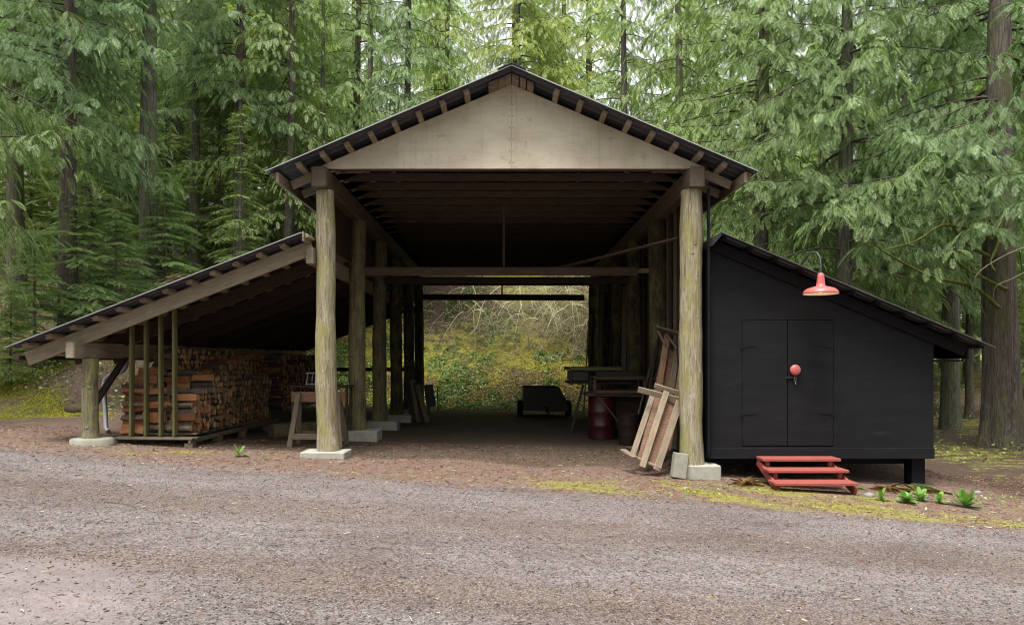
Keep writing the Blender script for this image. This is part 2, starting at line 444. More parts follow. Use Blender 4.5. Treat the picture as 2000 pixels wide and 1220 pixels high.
a_band = np.clip(band*(.9+.3*nzA(gx*.5, gy*1.5)), -.5, 1) - .9*sst(-1.7,-2.6,gx+.25*nzB(gx,gy))*sst(5.5,5.0,gy+.2*nzB(gx,gy))
mossband = np.exp(-((dr+.75+.18*nzB(gx*.6,gy))/.55)**2)*sst(-1.0, 3.0, gx) + np.exp(-((dr+.12)/.30)**2)*sst(1.5, 4.0, gx)*1.35
mossband += np.exp(-((gy-10.85)/.28)**2)*sst(-6.3,-5.6,gx)*sst(-3.0,-3.8,gx)
mossband += np.exp(-((dr+1.5)/.35)**2)*sst(1.5, 3.0, gx)*sst(8.5, 6, gx)*.9 + .35*np.exp(-((dr+.4)/.4)**2)
mossband += .42*sst(-2.5,-.5,gx)*sst(5.5,4,gx)*sst(-2.0,-1.2,dr)*sst(.4,-.1,dr)*(1+.8*nzA(gx*1.1,gy*2))
hillm = sst(.2, 2.0, gzv+.3)*sst(11.5, 14, gy)
a_moss = np.clip(mossband*(.50+.6*nzB(gx*1.4, gy*1.8)) + sst(7.5, 9.0, -gx)*sst(12.6, 14, gy)*(.10+.75*nzA(gx*1.2, gy*1.6)) + hillm*sst(-9,-6.5,gx)*.62*(1+nzA(gx,gy)) + .40*sst(-8,-10,gx)*sst(21,19,gy)*sst(13.2,14.5,gy)*sst(.2,.9,nzB(gx*.7,gy)) + .30*sst(8, 10, gx)*sst(10.5, 13, gy)*(1+nzA(gx*.7,gy)), 0, 1)
a_moss *= (1 - a_road*.75)*(1-a_dirt)
def mat_ground():
    s = NT('ground_gravel')
    g = s.n('ShaderNodeNewGeometry'); P = g.outputs['Position']
    def mp(sc3):
        m = s.n('ShaderNodeMapping'); m.inputs['Scale'].default_value = sc3; s.l(P, m.inputs['Vector']); return m.outputs[0]
    patch = s.noise(mp((.35,1.2,1)), 1.5, 6, .65)
    n1 = s.noise(P, 1.3, 5, .6); n4 = s.noise(P, 5, 5, .65); n20 = s.noise(P, 28, 4, .7)
    # gravel
    vc = s.voro(P, 75, out='Color'); vd = s.voro(P, 75); vc2 = s.voro(P, 34, out='Color')
    bw = s.n('ShaderNodeRGBToBW'); s.l(vc, bw.inputs[0]); bw2 = s.n('ShaderNodeRGBToBW'); s.l(vc2, bw2.inputs[0])
    grav = s.ramp(bw.outputs[0], [(.15, (.062,.050,.046)), (.4, (.115,.097,.094)), (.6, (.15,.130,.127)), (.85, (.22,.196,.192))])
    grav = s.mix(s.ramp(bw2.outputs[0], [(.5,0),(.9,.55)]), grav, (.25,.225,.225))
    brown = s.ramp(bw.outputs[0], [(.15, (.055,.040,.033)), (.5, (.115,.088,.074)), (.85, (.20,.165,.14))])
    ab = s.attr('band')
    bf = s.ramp(s.math('ADD', s.math('MULTIPLY', ab, .75), s.math('ADD', s.math('MULTIPLY', s.math('SUBTRACT', patch, .5), 1.1), s.math('MULTIPLY', s.math('SUBTRACT', n4, .5), 1.2))), [(.12,0),(.72,.95)])
    road = s.mix(bf, grav, brown)
    road = s.mix(s.math('MULTIPLY', s.ramp(n1, [(.4,0),(.65,1)]), .25), road, (.14,.12,.105))
    road = s.mix(s.attr('pale'), road, s.mix(s.ramp(n20, [(.4,0),(.65,1)]), (.215,.185,.182), (.16,.135,.13)))
    road = s.mix(1.0, road, s.ramp(patch, [(.3,(.72,.66,.62)),(.5,(.98,.96,.95)),(.7,(1.2,1.18,1.2))]), 'MULTIPLY')
    # fallen needles
    lv = s.noise(mp((1,1,1)), 60, 4, .7)
    lit = s.ramp(lv, [(.3, (.055,.030,.022)), (.5, (.155,.085,.060)), (.7, (.27,.175,.13))])
    lit = s.mix(s.ramp(n4, [(.32,.05),(.62,.8)]), lit, (.155,.125,.105))
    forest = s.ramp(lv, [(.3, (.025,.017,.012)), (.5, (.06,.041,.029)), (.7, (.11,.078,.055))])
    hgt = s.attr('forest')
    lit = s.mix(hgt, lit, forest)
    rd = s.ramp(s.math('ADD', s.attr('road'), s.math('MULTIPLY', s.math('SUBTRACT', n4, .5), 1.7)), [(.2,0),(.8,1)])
    c = s.mix(rd, lit, road)
    # trodden earth inside
    ear = s.ramp(n20, [(.3, (.05,.035,.025)), (.7, (.115,.085,.062))])
    ear = s.mix(s.ramp(bw2.outputs[0], [(.75,0),(.95,.5)]), ear, (.2,.17,.14))
    dm = s.ramp(s.math('ADD', s.attr('dirt'), s.math('MULTIPLY', s.math('SUBTRACT', n4, .5), .5)), [(.35,0),(.75,1)])
    c = s.mix(dm, c, ear)
    # moss
    ms = s.ramp(n20, [(.3, (.10,.105,.018)), (.55, (.23,.225,.04)), (.75, (.34,.32,.07))])
    mf = s.math('ADD', s.attr('moss'), s.math('MULTIPLY', s.math('SUBTRACT', n4, .5), 1.5))
    mf = s.math('ADD', mf, s.math('MULTIPLY', s.math('SUBTRACT', n20, .5), 1.1))
    mf = s.math('ADD', mf, s.math('MULTIPLY', s.math('SUBTRACT', s.noise(mp((.55,1.6,1)), 2.4, 4, .6), .46), 1.5))
    mf = s.ramp(mf, [(.50,0),(.78,.8)])
    c = s.mix(mf, c, ms)
    h = s.math('ADD', s.math('MULTIPLY', vd, -1.2), s.math('MULTIPLY', n20, 1.0))
    n = s.bump(h, .55, .010)
    M['ground'] = s.done(s.principled(c, .92, n, .15))
mat_ground()
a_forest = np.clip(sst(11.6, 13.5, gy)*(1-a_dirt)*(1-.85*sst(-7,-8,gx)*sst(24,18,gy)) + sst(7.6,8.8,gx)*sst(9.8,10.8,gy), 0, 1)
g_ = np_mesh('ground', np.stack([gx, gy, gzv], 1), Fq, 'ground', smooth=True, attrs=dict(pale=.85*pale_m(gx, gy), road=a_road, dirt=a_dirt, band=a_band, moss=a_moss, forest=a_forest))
tag(g_, kind='structure')

# loose gravel on the road
def stones():
    N = 78000
    y = 3.7 + (rs.rand(N)**1.35)*8.2; x = (rs.rand(N)*2-1)*(y*.80+.4)
    keep = ((road_edge(x) + .3*rs.randn(N)) > y) | (rs.rand(N) < .16)
    keep &= rs.rand(N) > .75*pale_m(x, y)
    x, y = x[keep], y[keep]; N = len(x)
    r = .0036 + .0068*rs.rand(N)**2.5; big = rs.rand(N) < .012; r[big] *= 1.9
    base = np.array([(1,0,0),(0,1,0),(-1,0,0),(0,-1,0),(0,0,1),(0,0,-1)], float)
    V = base[None]*(1+.35*rs.randn(N, 6, 1)); sc3 = np.stack([1+.4*rs.rand(N), .7+.4*rs.rand(N), .45+.35*rs.rand(N)], 1)
    V = V*sc3[:, None]*r[:, None, None]
    a = rs.rand(N)*6.283; ca, sa = np.cos(a)[:, None], np.sin(a)[:, None]
    X = V[..., 0]*ca - V[..., 1]*sa; Y = V[..., 0]*sa + V[..., 1]*ca
    V = np.stack([X + x[:, None], Y + y[:, None], V[..., 2] + (ground_z(x, y)+r*.25)[:, None]], 2)
    T = np.array([(0,1,4),(1,2,4),(2,3,4),(3,0,4),(1,0,5),(2,1,5),(3,2,5),(0,3,5)])
    Fc = (T[None] + 6*np.arange(N)[:, None, None]).reshape(-1, 3)
    s = NT('gravel_stone')
    c = s.ramp(s.island(), [(0,(.04,.03,.026)), (.25,(.09,.075,.068)), (.7,(.185,.16,.152)), (.93,(.25,.225,.215)), (1,(.38,.35,.32))])
    M['gravel_stone'] = s.done(s.principled(c, .85, None, .25))
    o = np_mesh('loose_gravel', V.reshape(-1, 3), Fc, 'gravel_stone')
    tag(o, 'loose crushed gravel scattered over the grey driveway in the foreground', 'gravel', kind='stuff')
stones()
def litter():
    # bark chips, needles and twigs lying on the driveway edge and in front of the barn
    N = 42000
    y = 4 + rs.rand(N)**.7*9.2; x = (rs.rand(N)*2-1)*(y*.80+.4)
    d = road_edge(x) - y
    keep = rs.rand(N) < np.where(d < .3, .95, .16)
    x, y = x[keep], y[keep]; N = len(x)
    L = .010 + .035*rs.rand(N)**3; wd = .002 + .003*rs.rand(N)
    V = np.stack([np.stack([-L, -wd, 0*L], 1), np.stack([L, -wd, 0*L], 1), np.stack([L*.8, wd, .004+0*L], 1), np.stack([-L, wd, .004+0*L], 1)], 1)
    a = rs.rand(N)*6.283; ca, sa = np.cos(a)[:, None], np.sin(a)[:, None]
    V = np.stack([V[..., 0]*ca - V[..., 1]*sa + x[:, None], V[..., 0]*sa + V[..., 1]*ca + y[:, None], V[..., 2] + (ground_z(x, y)+.008)[:, None]+.006*rs.rand(N,4)], 2)
    Fc = np.arange(4*N).reshape(-1, 4)
    s = NT('needle_litter')
    c = s.ramp(s.island(), [(0,(.07,.035,.02)), (.5,(.17,.09,.055)), (.9,(.26,.16,.10)), (1,(.45,.38,.28))])
    M['needle_litter'] = s.done(s.principled(c, .9, None, .1))
    o = np_mesh('needle_litter', V.reshape(-1, 3), Fc, 'needle_litter')
    tag(o, 'reddish fallen needles and bark chips strewn over the ground', 'litter', kind='stuff')
litter()

# ---------------------------------------------------------------- the open barn
PY = [11.2 + 2.44*i for i in range(6)]          # rows of posts
SL = .43                                        # roof slope of the barn
RZ = 6.03                                       # top of rafters at the ridge
XR = .115                                       # the ridge stands a little right of the camera axis
barn = empty('open_barn', (0, 11.2, 0), 'open gabled pole barn with beige plywood gable and log posts over a dirt floor', 'barn')
def logpost(name, x, y, z0, z1, r0, r1, mat, parent, lean=(0,0), seed=0, bend=.02):
    rg = random.Random(seed); pts = []; rad = []; n = 30
    ph = rg.uniform(0, 6)
    for i in range(n+1):
        t = i/n
        pts.append((x + lean[0]*t + bend*math.sin(t*4.5+ph), y + lean[1]*t + bend*math.cos(t*3.7+ph), z0 + (z1-z0)*t))
        rad.append((r0 + (r1-r0)*t)*(1 + .03*math.sin(t*13+ph) + .02*math.sin(t*31+2*ph) + rg.uniform(-.015, .015)) + (.015*(1-t*12) if t < .08 else 0))
    b = MB(); b.tube(pts, rad, 22, jit=.02, rg=rg)
    # knots: small domes on the surface
    for k in range(rg.randint(8, 13)):
        i = rg.randint(2, n-2); a = rg.uniform(0, 6.283); c = Vector(pts[i]); d = Vector((math.cos(a), math.sin(a), 0))
        q = c + d*rad[i]*.93
        b.tube([q, q+d*.010, q+d*.013], [.035, .028, .012], 7, jit=.2, rg=rg)
    base = Vector((x, y, z0)); b.v = [tuple(Vector(p)-base) for p in b.v]
    return b.build(name, mat, parent, Matrix.Translation(base))
def footing(x, y, sx, sy, z0, z1, parent, mat='concrete', rz=0, name='footing'):
    b = MB(); b.box(-sx/2, sx/2, -sy/2, sy/2, z0, z1)
    return b.build(name, mat, parent, Matrix.Translation((x, y, 0)) @ Matrix.Rotation(rz, 4, 'Z'), bevel=.015)
LX, RX = -2.93, 3.07
for i, y in enumerate(PY):
    zl = [-.01, -.02, -.05, -.1, -.15, -.2][i]; g = gz(LX, y)
    r0, r1 = (.175, .145) if i == 0 else (.17, .15)
    p = logpost('post', LX + (.06 if i == 0 else 0), y, (g+.10 if i == 0 else g+.20), 4.30, r0, r1, 'log_bleached' if i == 0 else ('log_half_shaded' if i < 3 else 'log_shaded'), barn, (-.10 if i == 0 else 0, 0), 10+i, .025 if i == 0 else .012)
    footing(LX + (.02 if i == 0 else .08), y-.05, .72 if i == 0 else .74, .46 if i == 0 else .6, g-.25, g+(.10 if i == 0 else .20), p, rz=.04*(i%3-1))
    g = gz(RX, y)
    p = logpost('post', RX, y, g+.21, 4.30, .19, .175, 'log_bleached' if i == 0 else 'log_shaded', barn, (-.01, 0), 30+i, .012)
    footing(RX+.08, y-.03, .64, .5, g-.25, g+.21, p, rz=.02)
YE = PY[-1] + .35
for x in (LX-.05, RX+.03):
    beam('beam', (x, 10.95, 4.47), (x, YE, 4.47), .24, .33, 'wood_aged', barn, bev=.012)
# trusses: tie chord, rafters, webs
ty = [11.26 + .61*i for i in range(21)]
for i, y in enumerate(ty):
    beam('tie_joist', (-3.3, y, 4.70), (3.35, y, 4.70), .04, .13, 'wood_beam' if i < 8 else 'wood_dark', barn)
    for s in (-1, 1):
        x1 = 3.62*s
        z0, z1 = RZ - .07, RZ - SL*abs(x1) - .07
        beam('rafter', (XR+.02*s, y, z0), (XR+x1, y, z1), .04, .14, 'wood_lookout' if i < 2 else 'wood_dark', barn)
        beam('truss_web', (XR+1.15*s, y+.045, 4.70), (XR+.35*s, y+.045, RZ-.28), .035, .09, 'wood_dark', barn)
        beam('truss_web', (XR+1.15*s, y+.045, 4.70), (XR+2.0*s, y+.045, RZ-.95), .035, .09, 'wood_dark', barn)
# gable sheets (two halves meeting at the ridge)
for s in (-1, 1):
    b = MB(); e = .0013
    b.prism([(XR+e*s, 4.655), (XR+3.14*s, 4.655), (XR+3.14*s, RZ-SL*3.14+.005), (XR+e*s, RZ+.0)], 11.165, 11.225)
    g1 = b.build('gable_panel', 'plywood_panel', barn)
    nb = MB()
    for k in range(7): nb.box(XR+.028*s-.006, XR+.028*s+.006, 11.158, 11.166, 4.75+.19*k-.006, 4.75+.19*k+.006)
    nb.build('nail_row', 'dark_iron', g1)
# rear gable is open: a tie and king post only
beam('rear_header', (-3.2, PY[-1]+.2, 4.22), (3.2, PY[-1]+.2, 4.22), .09, .30, 'wood_dark', barn)
beam('rear_crossbar', (-2.9, PY[-1]+.05, 3.66), (2.75, PY[-1]+.05, 3.64), .09, .20, 'wood_dark', barn)
beam('hanger', (-.08, PY[-1]+.12, 3.76), (-.08, PY[-1]+.12, 4.08), .05, .09, 'wood_dark', barn, up=(0,1,0))
# purlins, their ends proud of the gable
nP = 9
for s in (-1, 1):
    for k in range(nP):
        xk = s*(.70 + k*.38)
        zt = RZ - SL*abs(xk)
        n_ = Vector((SL*s, 0, 1)).normalized(); c = Vector((xk, 0, zt)) + n_*.045
        c.x += XR
        beam('purlin', (c.x, 10.80+.02*((k*7)%3), c.z), (c.x, YE+.2, c.z), .09, .088, 'wood_lookout', barn, up=n_)
for k, (xa, xb) in enumerate(((-.37, -.215), (-.21, -.105), (-.10, -.004), (.004, .115), (.135, .23), (.25, .355))):   # blocks packed under the ridge
    zt = lambda x: RZ - SL*abs(x); b = MB(); y_ = 10.93+.015*(k%2)
    b.prism([(XR+xa, zt(xa)+.003), (XR+xb, zt(xb)+.003), (XR+xb, zt(xb)+.092), (XR+xa, zt(xa)+.092)], y_, 11.26)
    b.build('ridge_block', 'wood_lookout', barn, bevel=.004)
# eave fascia
for s in (-1, 1):
    xf = XR+3.70*s
    zf = RZ - SL*3.70 - .03
    beam('fascia', (xf, 10.78, zf), (xf, YE+.2, zf), .05, .17, 'wood_lookout', barn)
def roof_sheet(x0, z0, x1, z1, y0, y1, name, parent, edge=.016, wave=.20, em='roof_edge'):
    """ribbed metal: profile runs along y, swept from (x0,z0) to (x1,z1)"""
    prof = []; y = y0
    while y < y1 - 1e-6:
        prof += [(y, 0), (y+wave*.68, 0), (y+wave*.76, .02), (y+wave*.90, .02)]
        y += wave
    prof = [p for p in prof if p[0] <= y1]; prof.append((y1, 0))
    n = Vector((-(z1-z0), 0, x1-x0)).normalized()
    if n.z < 0: n = -n
    b = MB(); m = len(prof)
    A = [Vector((x0, y, z0)) + n*h for y, h in prof]; B = [Vector((x1, y, z1)) + n*h for y, h in prof]
    t = n*edge
    vs = A + B + [p+t for p in A] + [p+t for p in B]
    fs = []; mi = []
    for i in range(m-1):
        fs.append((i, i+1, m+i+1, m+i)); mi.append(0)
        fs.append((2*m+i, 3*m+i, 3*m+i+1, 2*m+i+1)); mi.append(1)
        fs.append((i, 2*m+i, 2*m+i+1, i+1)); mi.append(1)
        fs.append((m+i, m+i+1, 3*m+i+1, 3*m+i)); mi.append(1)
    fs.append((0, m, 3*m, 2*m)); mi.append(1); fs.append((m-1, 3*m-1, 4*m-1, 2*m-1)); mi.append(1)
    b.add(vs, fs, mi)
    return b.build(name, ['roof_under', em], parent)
zoff = .093/math.cos(math.atan(SL))
for s in (-1, 1):
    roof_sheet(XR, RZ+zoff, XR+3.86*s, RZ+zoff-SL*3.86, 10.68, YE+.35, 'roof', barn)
b = MB()
for s in (-1, 1):
    b.add([(XR+0, 10.66, RZ+zoff+.045), (XR+.22*s, 10.66, RZ+zoff+.045-SL*.22), (XR+.22*s, YE+.37, RZ+zoff+.045-SL*.22), (XR, YE+.37, RZ+zoff+.045)], [(0,1,2,3)])
    b.add([(XR, 10.66, RZ+zoff+.028), (XR+.22*s, 10.66, RZ+zoff+.028-SL*.22), (XR+.22*s, YE+.37, RZ+zoff+.028-SL*.22), (XR, YE+.37, RZ+zoff+.028)], [(3,2,1,0)])
    b.add([(XR, 10.66, RZ+zoff+.045), (XR+.22*s, 10.66, RZ+zoff+.045-SL*.22), (XR+.22*s, 10.66, RZ+zoff+.028-SL*.22), (XR, 10.66, RZ+zoff+.028)], [(0,1,2,3)])
b.build('ridge_cap', 'black_metal', barn, recalc=False)
# cross timbers in the bays
beam('crossbeam', (-2.78, 13.62, 3.285), (2.66, 13.62, 3.285), .05, .17, 'wood_beam', barn)
beam('crossbeam', (-2.8, 15.9, 3.36), (2.9, 15.9, 3.36), .05, .14, 'wood_dark', barn)
beam('hanger', (-.01, 13.66, 3.37), (-.01, 13.66, 4.64), .045, .07, 'wood_beam', barn, up=(0,1,0))
# upper side panels, right inner wall of plywood
for i in range(5):
    for (x, z0, z1, m) in ((LX-.13, 3.48, 4.30, 'wood_dark'),):
        b = MB(); b.box(x, x+.02, PY[i]+.03, PY[i+1]-.03, z0+.0, z1); b.build('side_panel', m, barn)
    if i < 4:
        b = MB(); b.box(RX+.14, RX+.16, PY[i]+.03, PY[i+1]-.03, -.05, 4.30)
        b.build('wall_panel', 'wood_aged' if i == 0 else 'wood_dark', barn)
for k, (y, z1) in enumerate(((12.4, 4.3), (13.0, 4.3), (14.8, 4.3), (15.5, 4.3), (17.2, 4.3), (18.0, 4.3), (19.6, 4.3), (20.6, 4.3), (22.1, 4.3))):
    beam('wall_stud', (RX+.09, y, -.1), (RX+.09, y, z1), .045, .09, 'wood_dark', barn, up=(0,1,0))
for z in (1.4, 2.7):
    beam('wall_girt', (RX+.03, 16.4, z), (RX+.03, PY[-1], z), .04, .09, 'wood_dark', barn)
beam('corner_board', (RX+.235, 11.05, .0), (RX+.235, 11.05, 4.3), .03, .10, 'black_plain', barn, up=(0,1,0))
# rail along the left wall seen between posts
beam('side_rail', (-5.8, 23.3, 1.18), (-3.0, 23.3, 1.18), .05, .13, 'wood_dark', barn)
beam('wall_bracket', (2.62, 13.7, 3.30), (3.0, 13.7, 3.32), .08, .09, 'wood_pale', barn)

# long board lying across the crossbeam
o = beam('loose_board', (1.05, 14.3, 3.42), (3.0, 11.75, 3.62), .12, .035, 'wood_beam')
tag(o, 'long loose brown board laid diagonally from the crossbeam to the right wall of the barn', 'board')

# ---------------------------------------------------------------- the firewood lean-to
lean = empty('lean_to', (-5.5, 11.2, 0), 'low lean-to roof on the left side of the barn sheltering stacked firewood', 'lean-to')
SLn = .388
def lz(x): return 2.57 + SLn*(x + 5.46)             # top of rafters
LY1 = PY[-1] + .2
for i, y in enumerate([11.15] + [11.15 + 1.22*k for k in range(1, 11)]):
    front = i == 0
    beam('rafter', (-7.79, y, lz(-7.79)-.12), (-3.10 if not front else -3.13, y, lz(-3.10)-.12), .05 if not front else .06, .235, 'wood_fascia' if front else 'wood_dark', lean)
nl = Vector((-SLn, 0, 1)).normalized()
for k in range(13):
    x = -7.62 + k*.372
    c = Vector((x, 0, lz(x))) + nl*.034
    beam('purlin', (c.x, 10.86 + .012*(k%3), c.z), (c.x, LY1+.2, c.z), .10, .065, 'wood_lookout', lean, up=nl)
zo = .072*1.07
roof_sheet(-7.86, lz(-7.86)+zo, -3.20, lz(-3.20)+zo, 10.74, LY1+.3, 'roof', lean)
beam('ledger_cap', (-3.19, 10.8, lz(-3.19)+.03), (-3.19, 13.5, lz(-3.19)+.03), .035, .15, 'wood_pale', lean)
beam('ledger', (-3.14, 11.0, 3.21), (-3.14, LY1, 3.21), .12, .26, 'wood_fascia', lean)
beam('beam', (-6.93, 10.88, 1.685), (-6.93, LY1, 1.685), .14, .26, 'wood_fascia', lean, bev=.012)
for i, y in enumerate(PY):
    g = gz(-6.8, y)
    if i in (0, 2, 4, 5):
        p = logpost('post', -6.79, y, g+.10, 1.555, .125, .115, 'log_outer', lean, (.0, 0), 60+i, .006)
        if i < 1:
            b = MB(); b.lathe([(0,.10),(.30,.10),(.34,.08),(.35,-.1)], 14); 
            b.build('footing', 'concrete_moss', p, Matrix.Translation((-6.76, y, g)) @ Matrix.Diagonal((1,.8,1,1)))
        beam('knee_brace', (-6.86, y+.12, g+.55), (-6.86, y+1.15, 1.56), .05, .12, 'wood_dark', lean, up=(1,0,0))
# gutter and downspout
b = MB(); b.tube([(-7.90, 11.05, lz(-7.9)-.05), (-7.90, LY1, lz(-7.9)-.08)], .05, 10)
b.build('gutter', 'wood_dark', lean)
b = MB(); q = [at(247, 704, 13.4), at(246, 716, 13.4), at(238, 726, 13.4), at(213, 733, 13.4), at(205, 741, 13.4), at(203, 752, 13.4), at(207, 835, 13.4), at(212, 842, 13.3)]
b.tube(q, .042, 12)
b.build('downspout', 'galvanised', lean)
# twig litter on the roof
def twig_heap(name, c, n, L, rad, mat, label, cat, flat=.15, up=(0,0,1), slope=0):
    b = MB(); rg = random.Random(91 + n)
    for i in range(n):
        a = rg.uniform(0, 6.283); l = L*rg.uniform(.4, 1); px, py = rg.gauss(0, .35)*L*1.4, rg.gauss(0, .3)*L
        p = Vector((px, py, rg.uniform(0, flat)+slope*px)); d = Vector((math.cos(a), math.sin(a), slope*math.cos(a)+rg.uniform(-.05,.12)))
        b.tube([p-d*l*.5, p+Vector((0,0,rg.uniform(.0,.05))), p+d*l*.5], [rad, rad*.8, rad*.4], 4, cap=False)
    o = b.build(name, mat, None, Matrix.Translation(c), recalc=False)
    return tag(o, label, cat)
twig_heap('twig_pile', (-5.35, 10.98, lz(-5.35)+.13), 40, .24, .004, 'twig_brown', 'small tangle of pale twigs fallen on the lean-to roof', 'twigs', slope=SLn)

# ---------------------------------------------------------------- the black shed
shed = empty('black_shed', (5.2, 11.2, 0), 'black painted board shed with double doors, attached to the right side of the barn', 'shed')
SY0 = 11.18; SH = .42
X0, X1 = 3.33, 7.03
def shz(x): return 3.52 - SH*(x - 3.43)            # underside of the roof sheet
DX0, DX1, DZ0, DZ1 = 3.89, 5.39, .11, 2.19
b = MB()
top = lambda x: shz(x) - .06
b.prism([(X0, -.08), (DX0, -.08), (DX0, top(DX0)), (X0, top(X0)-.10)], SY0, SY0+.05)
b.prism([(DX0, DZ1), (DX1, DZ1), (DX1, top(DX1)), (DX0, top(DX0))], SY0, SY0+.05)
b.prism([(DX0, -.08), (DX1, -.08), (DX1, DZ0), (DX0, DZ0)], SY0, SY0+.05)
b.prism([(DX1, -.08), (X1, -.08), (X1, top(X1)), (DX1, top(DX1))], SY0, SY0+.05)
b.box(X0, X0+.05, SY0+.05, 20.8, -.08, top(X0)-.1); b.box(X1-.05, X1, SY0+.05, 20.8, -.08, top(X1)-.02)
b.box(X0, X1, 20.8, 20.85, -.08, 1.9)
b.box(X0+.05, X1-.05, SY0+.05, 20.8, -.08, -.02)
b.build('wall', 'black_paint', shed)
beam('corner_board', (X0+.04, SY0-.014, -.08), (X0+.04, SY0-.014, 3.40), .028, .085, 'black_paint', shed, up=(0,1,0)).rotation_euler
b = MB(); b.box(X0, X1+.005, SY0-.024, SY0-.002, -.085, .085); b.build('base_board', 'black_paint', shed, bevel=.004)
for s in (0, 1):
    xa = DX0 + .008 if s == 0 else (DX0+DX1)/2 + .006
    xb = (DX0+DX1)/2 - .006 if s == 0 else DX1 - .008
    b = MB(); b.box(xa, xb, SY0-.004, SY0+.036, DZ0+.012, DZ1-.01)
    d = b.build('door', 'black_paint', shed, bevel=.004)
    for zh in (.66, 1.76):
        b = MB(); hx = DX0 if s == 0 else DX1; sg = 1 if s == 0 else -1
        b.add([(hx+.015*sg, SY0-.012, zh-.03), (hx+.015*sg, SY0-.012, zh+.03), (hx+.24*sg, SY0-.012, zh+.012), (hx+.24*sg, SY0-.012, zh-.012),
               (hx+.015*sg, SY0-.0045, zh-.03), (hx+.015*sg, SY0-.0045, zh+.03), (hx+.24*sg, SY0-.0045, zh+.012), (hx+.24*sg, SY0-.0045, zh-.012)],
              [(0,1,2,3),(7,6,5,4),(0,4,5,1),(1,5,6,2),(2,6,7,3),(3,7,4,0)])
        b.box(hx-.03, hx+.012, SY0-.013, SY0-.0045, zh-.055, zh+.055)
        b.tube([(hx, SY0-.018, zh-.06), (hx, SY0-.018, zh+.06)], .008, 8)
        b.build('hinge', 'black_paint', d)
kz = 1.365
b = MB(); c_ = (4.74, SY0, kz)
pr = [(.0, -.085), (.05, -.083), (.078, -.07), (.088, -.05), (.086, -.03), (.07, -.016), (.03, -.01), (.025, 0)]
b.lathe([(r, z) for r, z in pr], 26); 
k = b.build('knob', 'red_enamel', d, Matrix.Translation((4.745, SY0-.004, kz)) @ Matrix.Rotation(R(-90), 4, 'X') @ Matrix.Diagonal((1,1,1,1)))
b = MB(); b.box(4.60, 4.76, SY0-.022, SY0-.010, 1.225, 1.25); b.tube([(4.62, SY0-.03, 1.237), (4.70, SY0-.03, 1.237)], .008, 8)
b.build('latch', 'black_metal', d)
b = MB(); b.tube([(4.735, SY0-.03, 1.225), (4.735, SY0-.035, 1.25), (4.75, SY0-.035, 1.258), (4.765, SY0-.035, 1.25), (4.765, SY0-.03, 1.225)], .004, 6)
b.build('shackle', 'galvanised', d)
b = MB(); b.box(4.725, 4.775, SY0-.045, SY0-.022, 1.165, 1.225); b.build('padlock', 'dark_iron', d, bevel=.005)
b = MB(); b.tube([(4.75, SY0-.04, 1.17), (4.752, SY0-.04, 1.13)], .006, 6); b.build('key', 'galvanised', d)
# roof of the shed
roof_sheet(3.43, shz(3.43)+.02, 7.76, shz(7.76)+.02, 10.78, 20.95, 'roof', shed, .010, em='galvanised_dark')
ns = Vector((SH, 0, 1)).normalized()
for k in range(11):
    x = 3.52 + .41*k; c = Vector((x, 0, shz(x))) - ns*.022
    beam('purlin', (c.x, 10.88, c.z), (c.x, 20.9, c.z), .085, .04, 'black_plain', shed, up=ns)
for i, y in enumerate([11.135, 12.3, 13.5, 14.7, 15.9, 17.1, 18.3]):
    beam('rafter', (3.36, y, shz(3.36)-.135), (7.52, y, shz(7.52)-.135), .045, .17, 'black_plain', shed)
beam('fascia', (7.54, 11.1, shz(7.54)-.15), (7.54, 20.8, shz(7.54)-.15), .03, .19, 'black_plain', shed)
b = MB(); b.prism([(3.30, shz(3.43)-.18), (3.44, shz(3.43)-.02), (3.46, shz(3.46)+.055), (3.30, shz(3.43)-.06)], 10.80, 20.9); b.build('ridge_flashing', 'black_metal', shed)
b = MB(); b.box(X1+.002, 7.52, 11.19, 20.7, 1.50, 1.53); b.build('soffit', 'black_plain', shed)
for (x, y) in ((6.86, 11.42), (6.72, 14.5), (3.7, 14.5), (5.2, 14.5), (6.72, 17.5)):
    b = MB(); b.box(x-.11, x+.11, y-.11, y+.11, gz(x, y)-.1, -.085); b.build('pier', 'black_plain', shed)
beam('floor_joist', (X0+.1, 11.7, -.17), (6.86, 11.7, -.17), .05, .15, 'black_plain', shed)
b = MB(); b.box(X0, X1, 14.2, 14.25, -.75, -.09); b.build('skirt_board', 'black_plain', shed)

# ---------------------------------------------------------------- steps
st = empty('wooden_steps', (4.8, 10.65, -.4), 'short flight of three red painted wooden steps below the black shed doors', 'steps')
TY = (10.98, 10.66, 10.33); TZ = (-.035, -.165, -.30)
for k in range(3):
    b = MB(); b.box(4.10-.03*k, 5.34-.03*k, TY[k]-.16, TY[k]+.14, TZ[k]-.045, TZ[k]); b.build('tread', 'red_paint', st, bevel=.006)
for x in (4.20, 5.20):
    for k in range(2):
        b = MB(); b.box(x-.03, x+.03, TY[k]-.10, TY[k]-.04, TZ[k+1], TZ[k]-.045); b.build('strut', 'red_paint', st, bevel=.003)
    beam('stringer', (x-.07 if x < 5 else x+.07, 11.12, -.12), (x-.07 if x < 5 else x+.07, 10.24, -.46), .04, .12, 'red_paint', st)

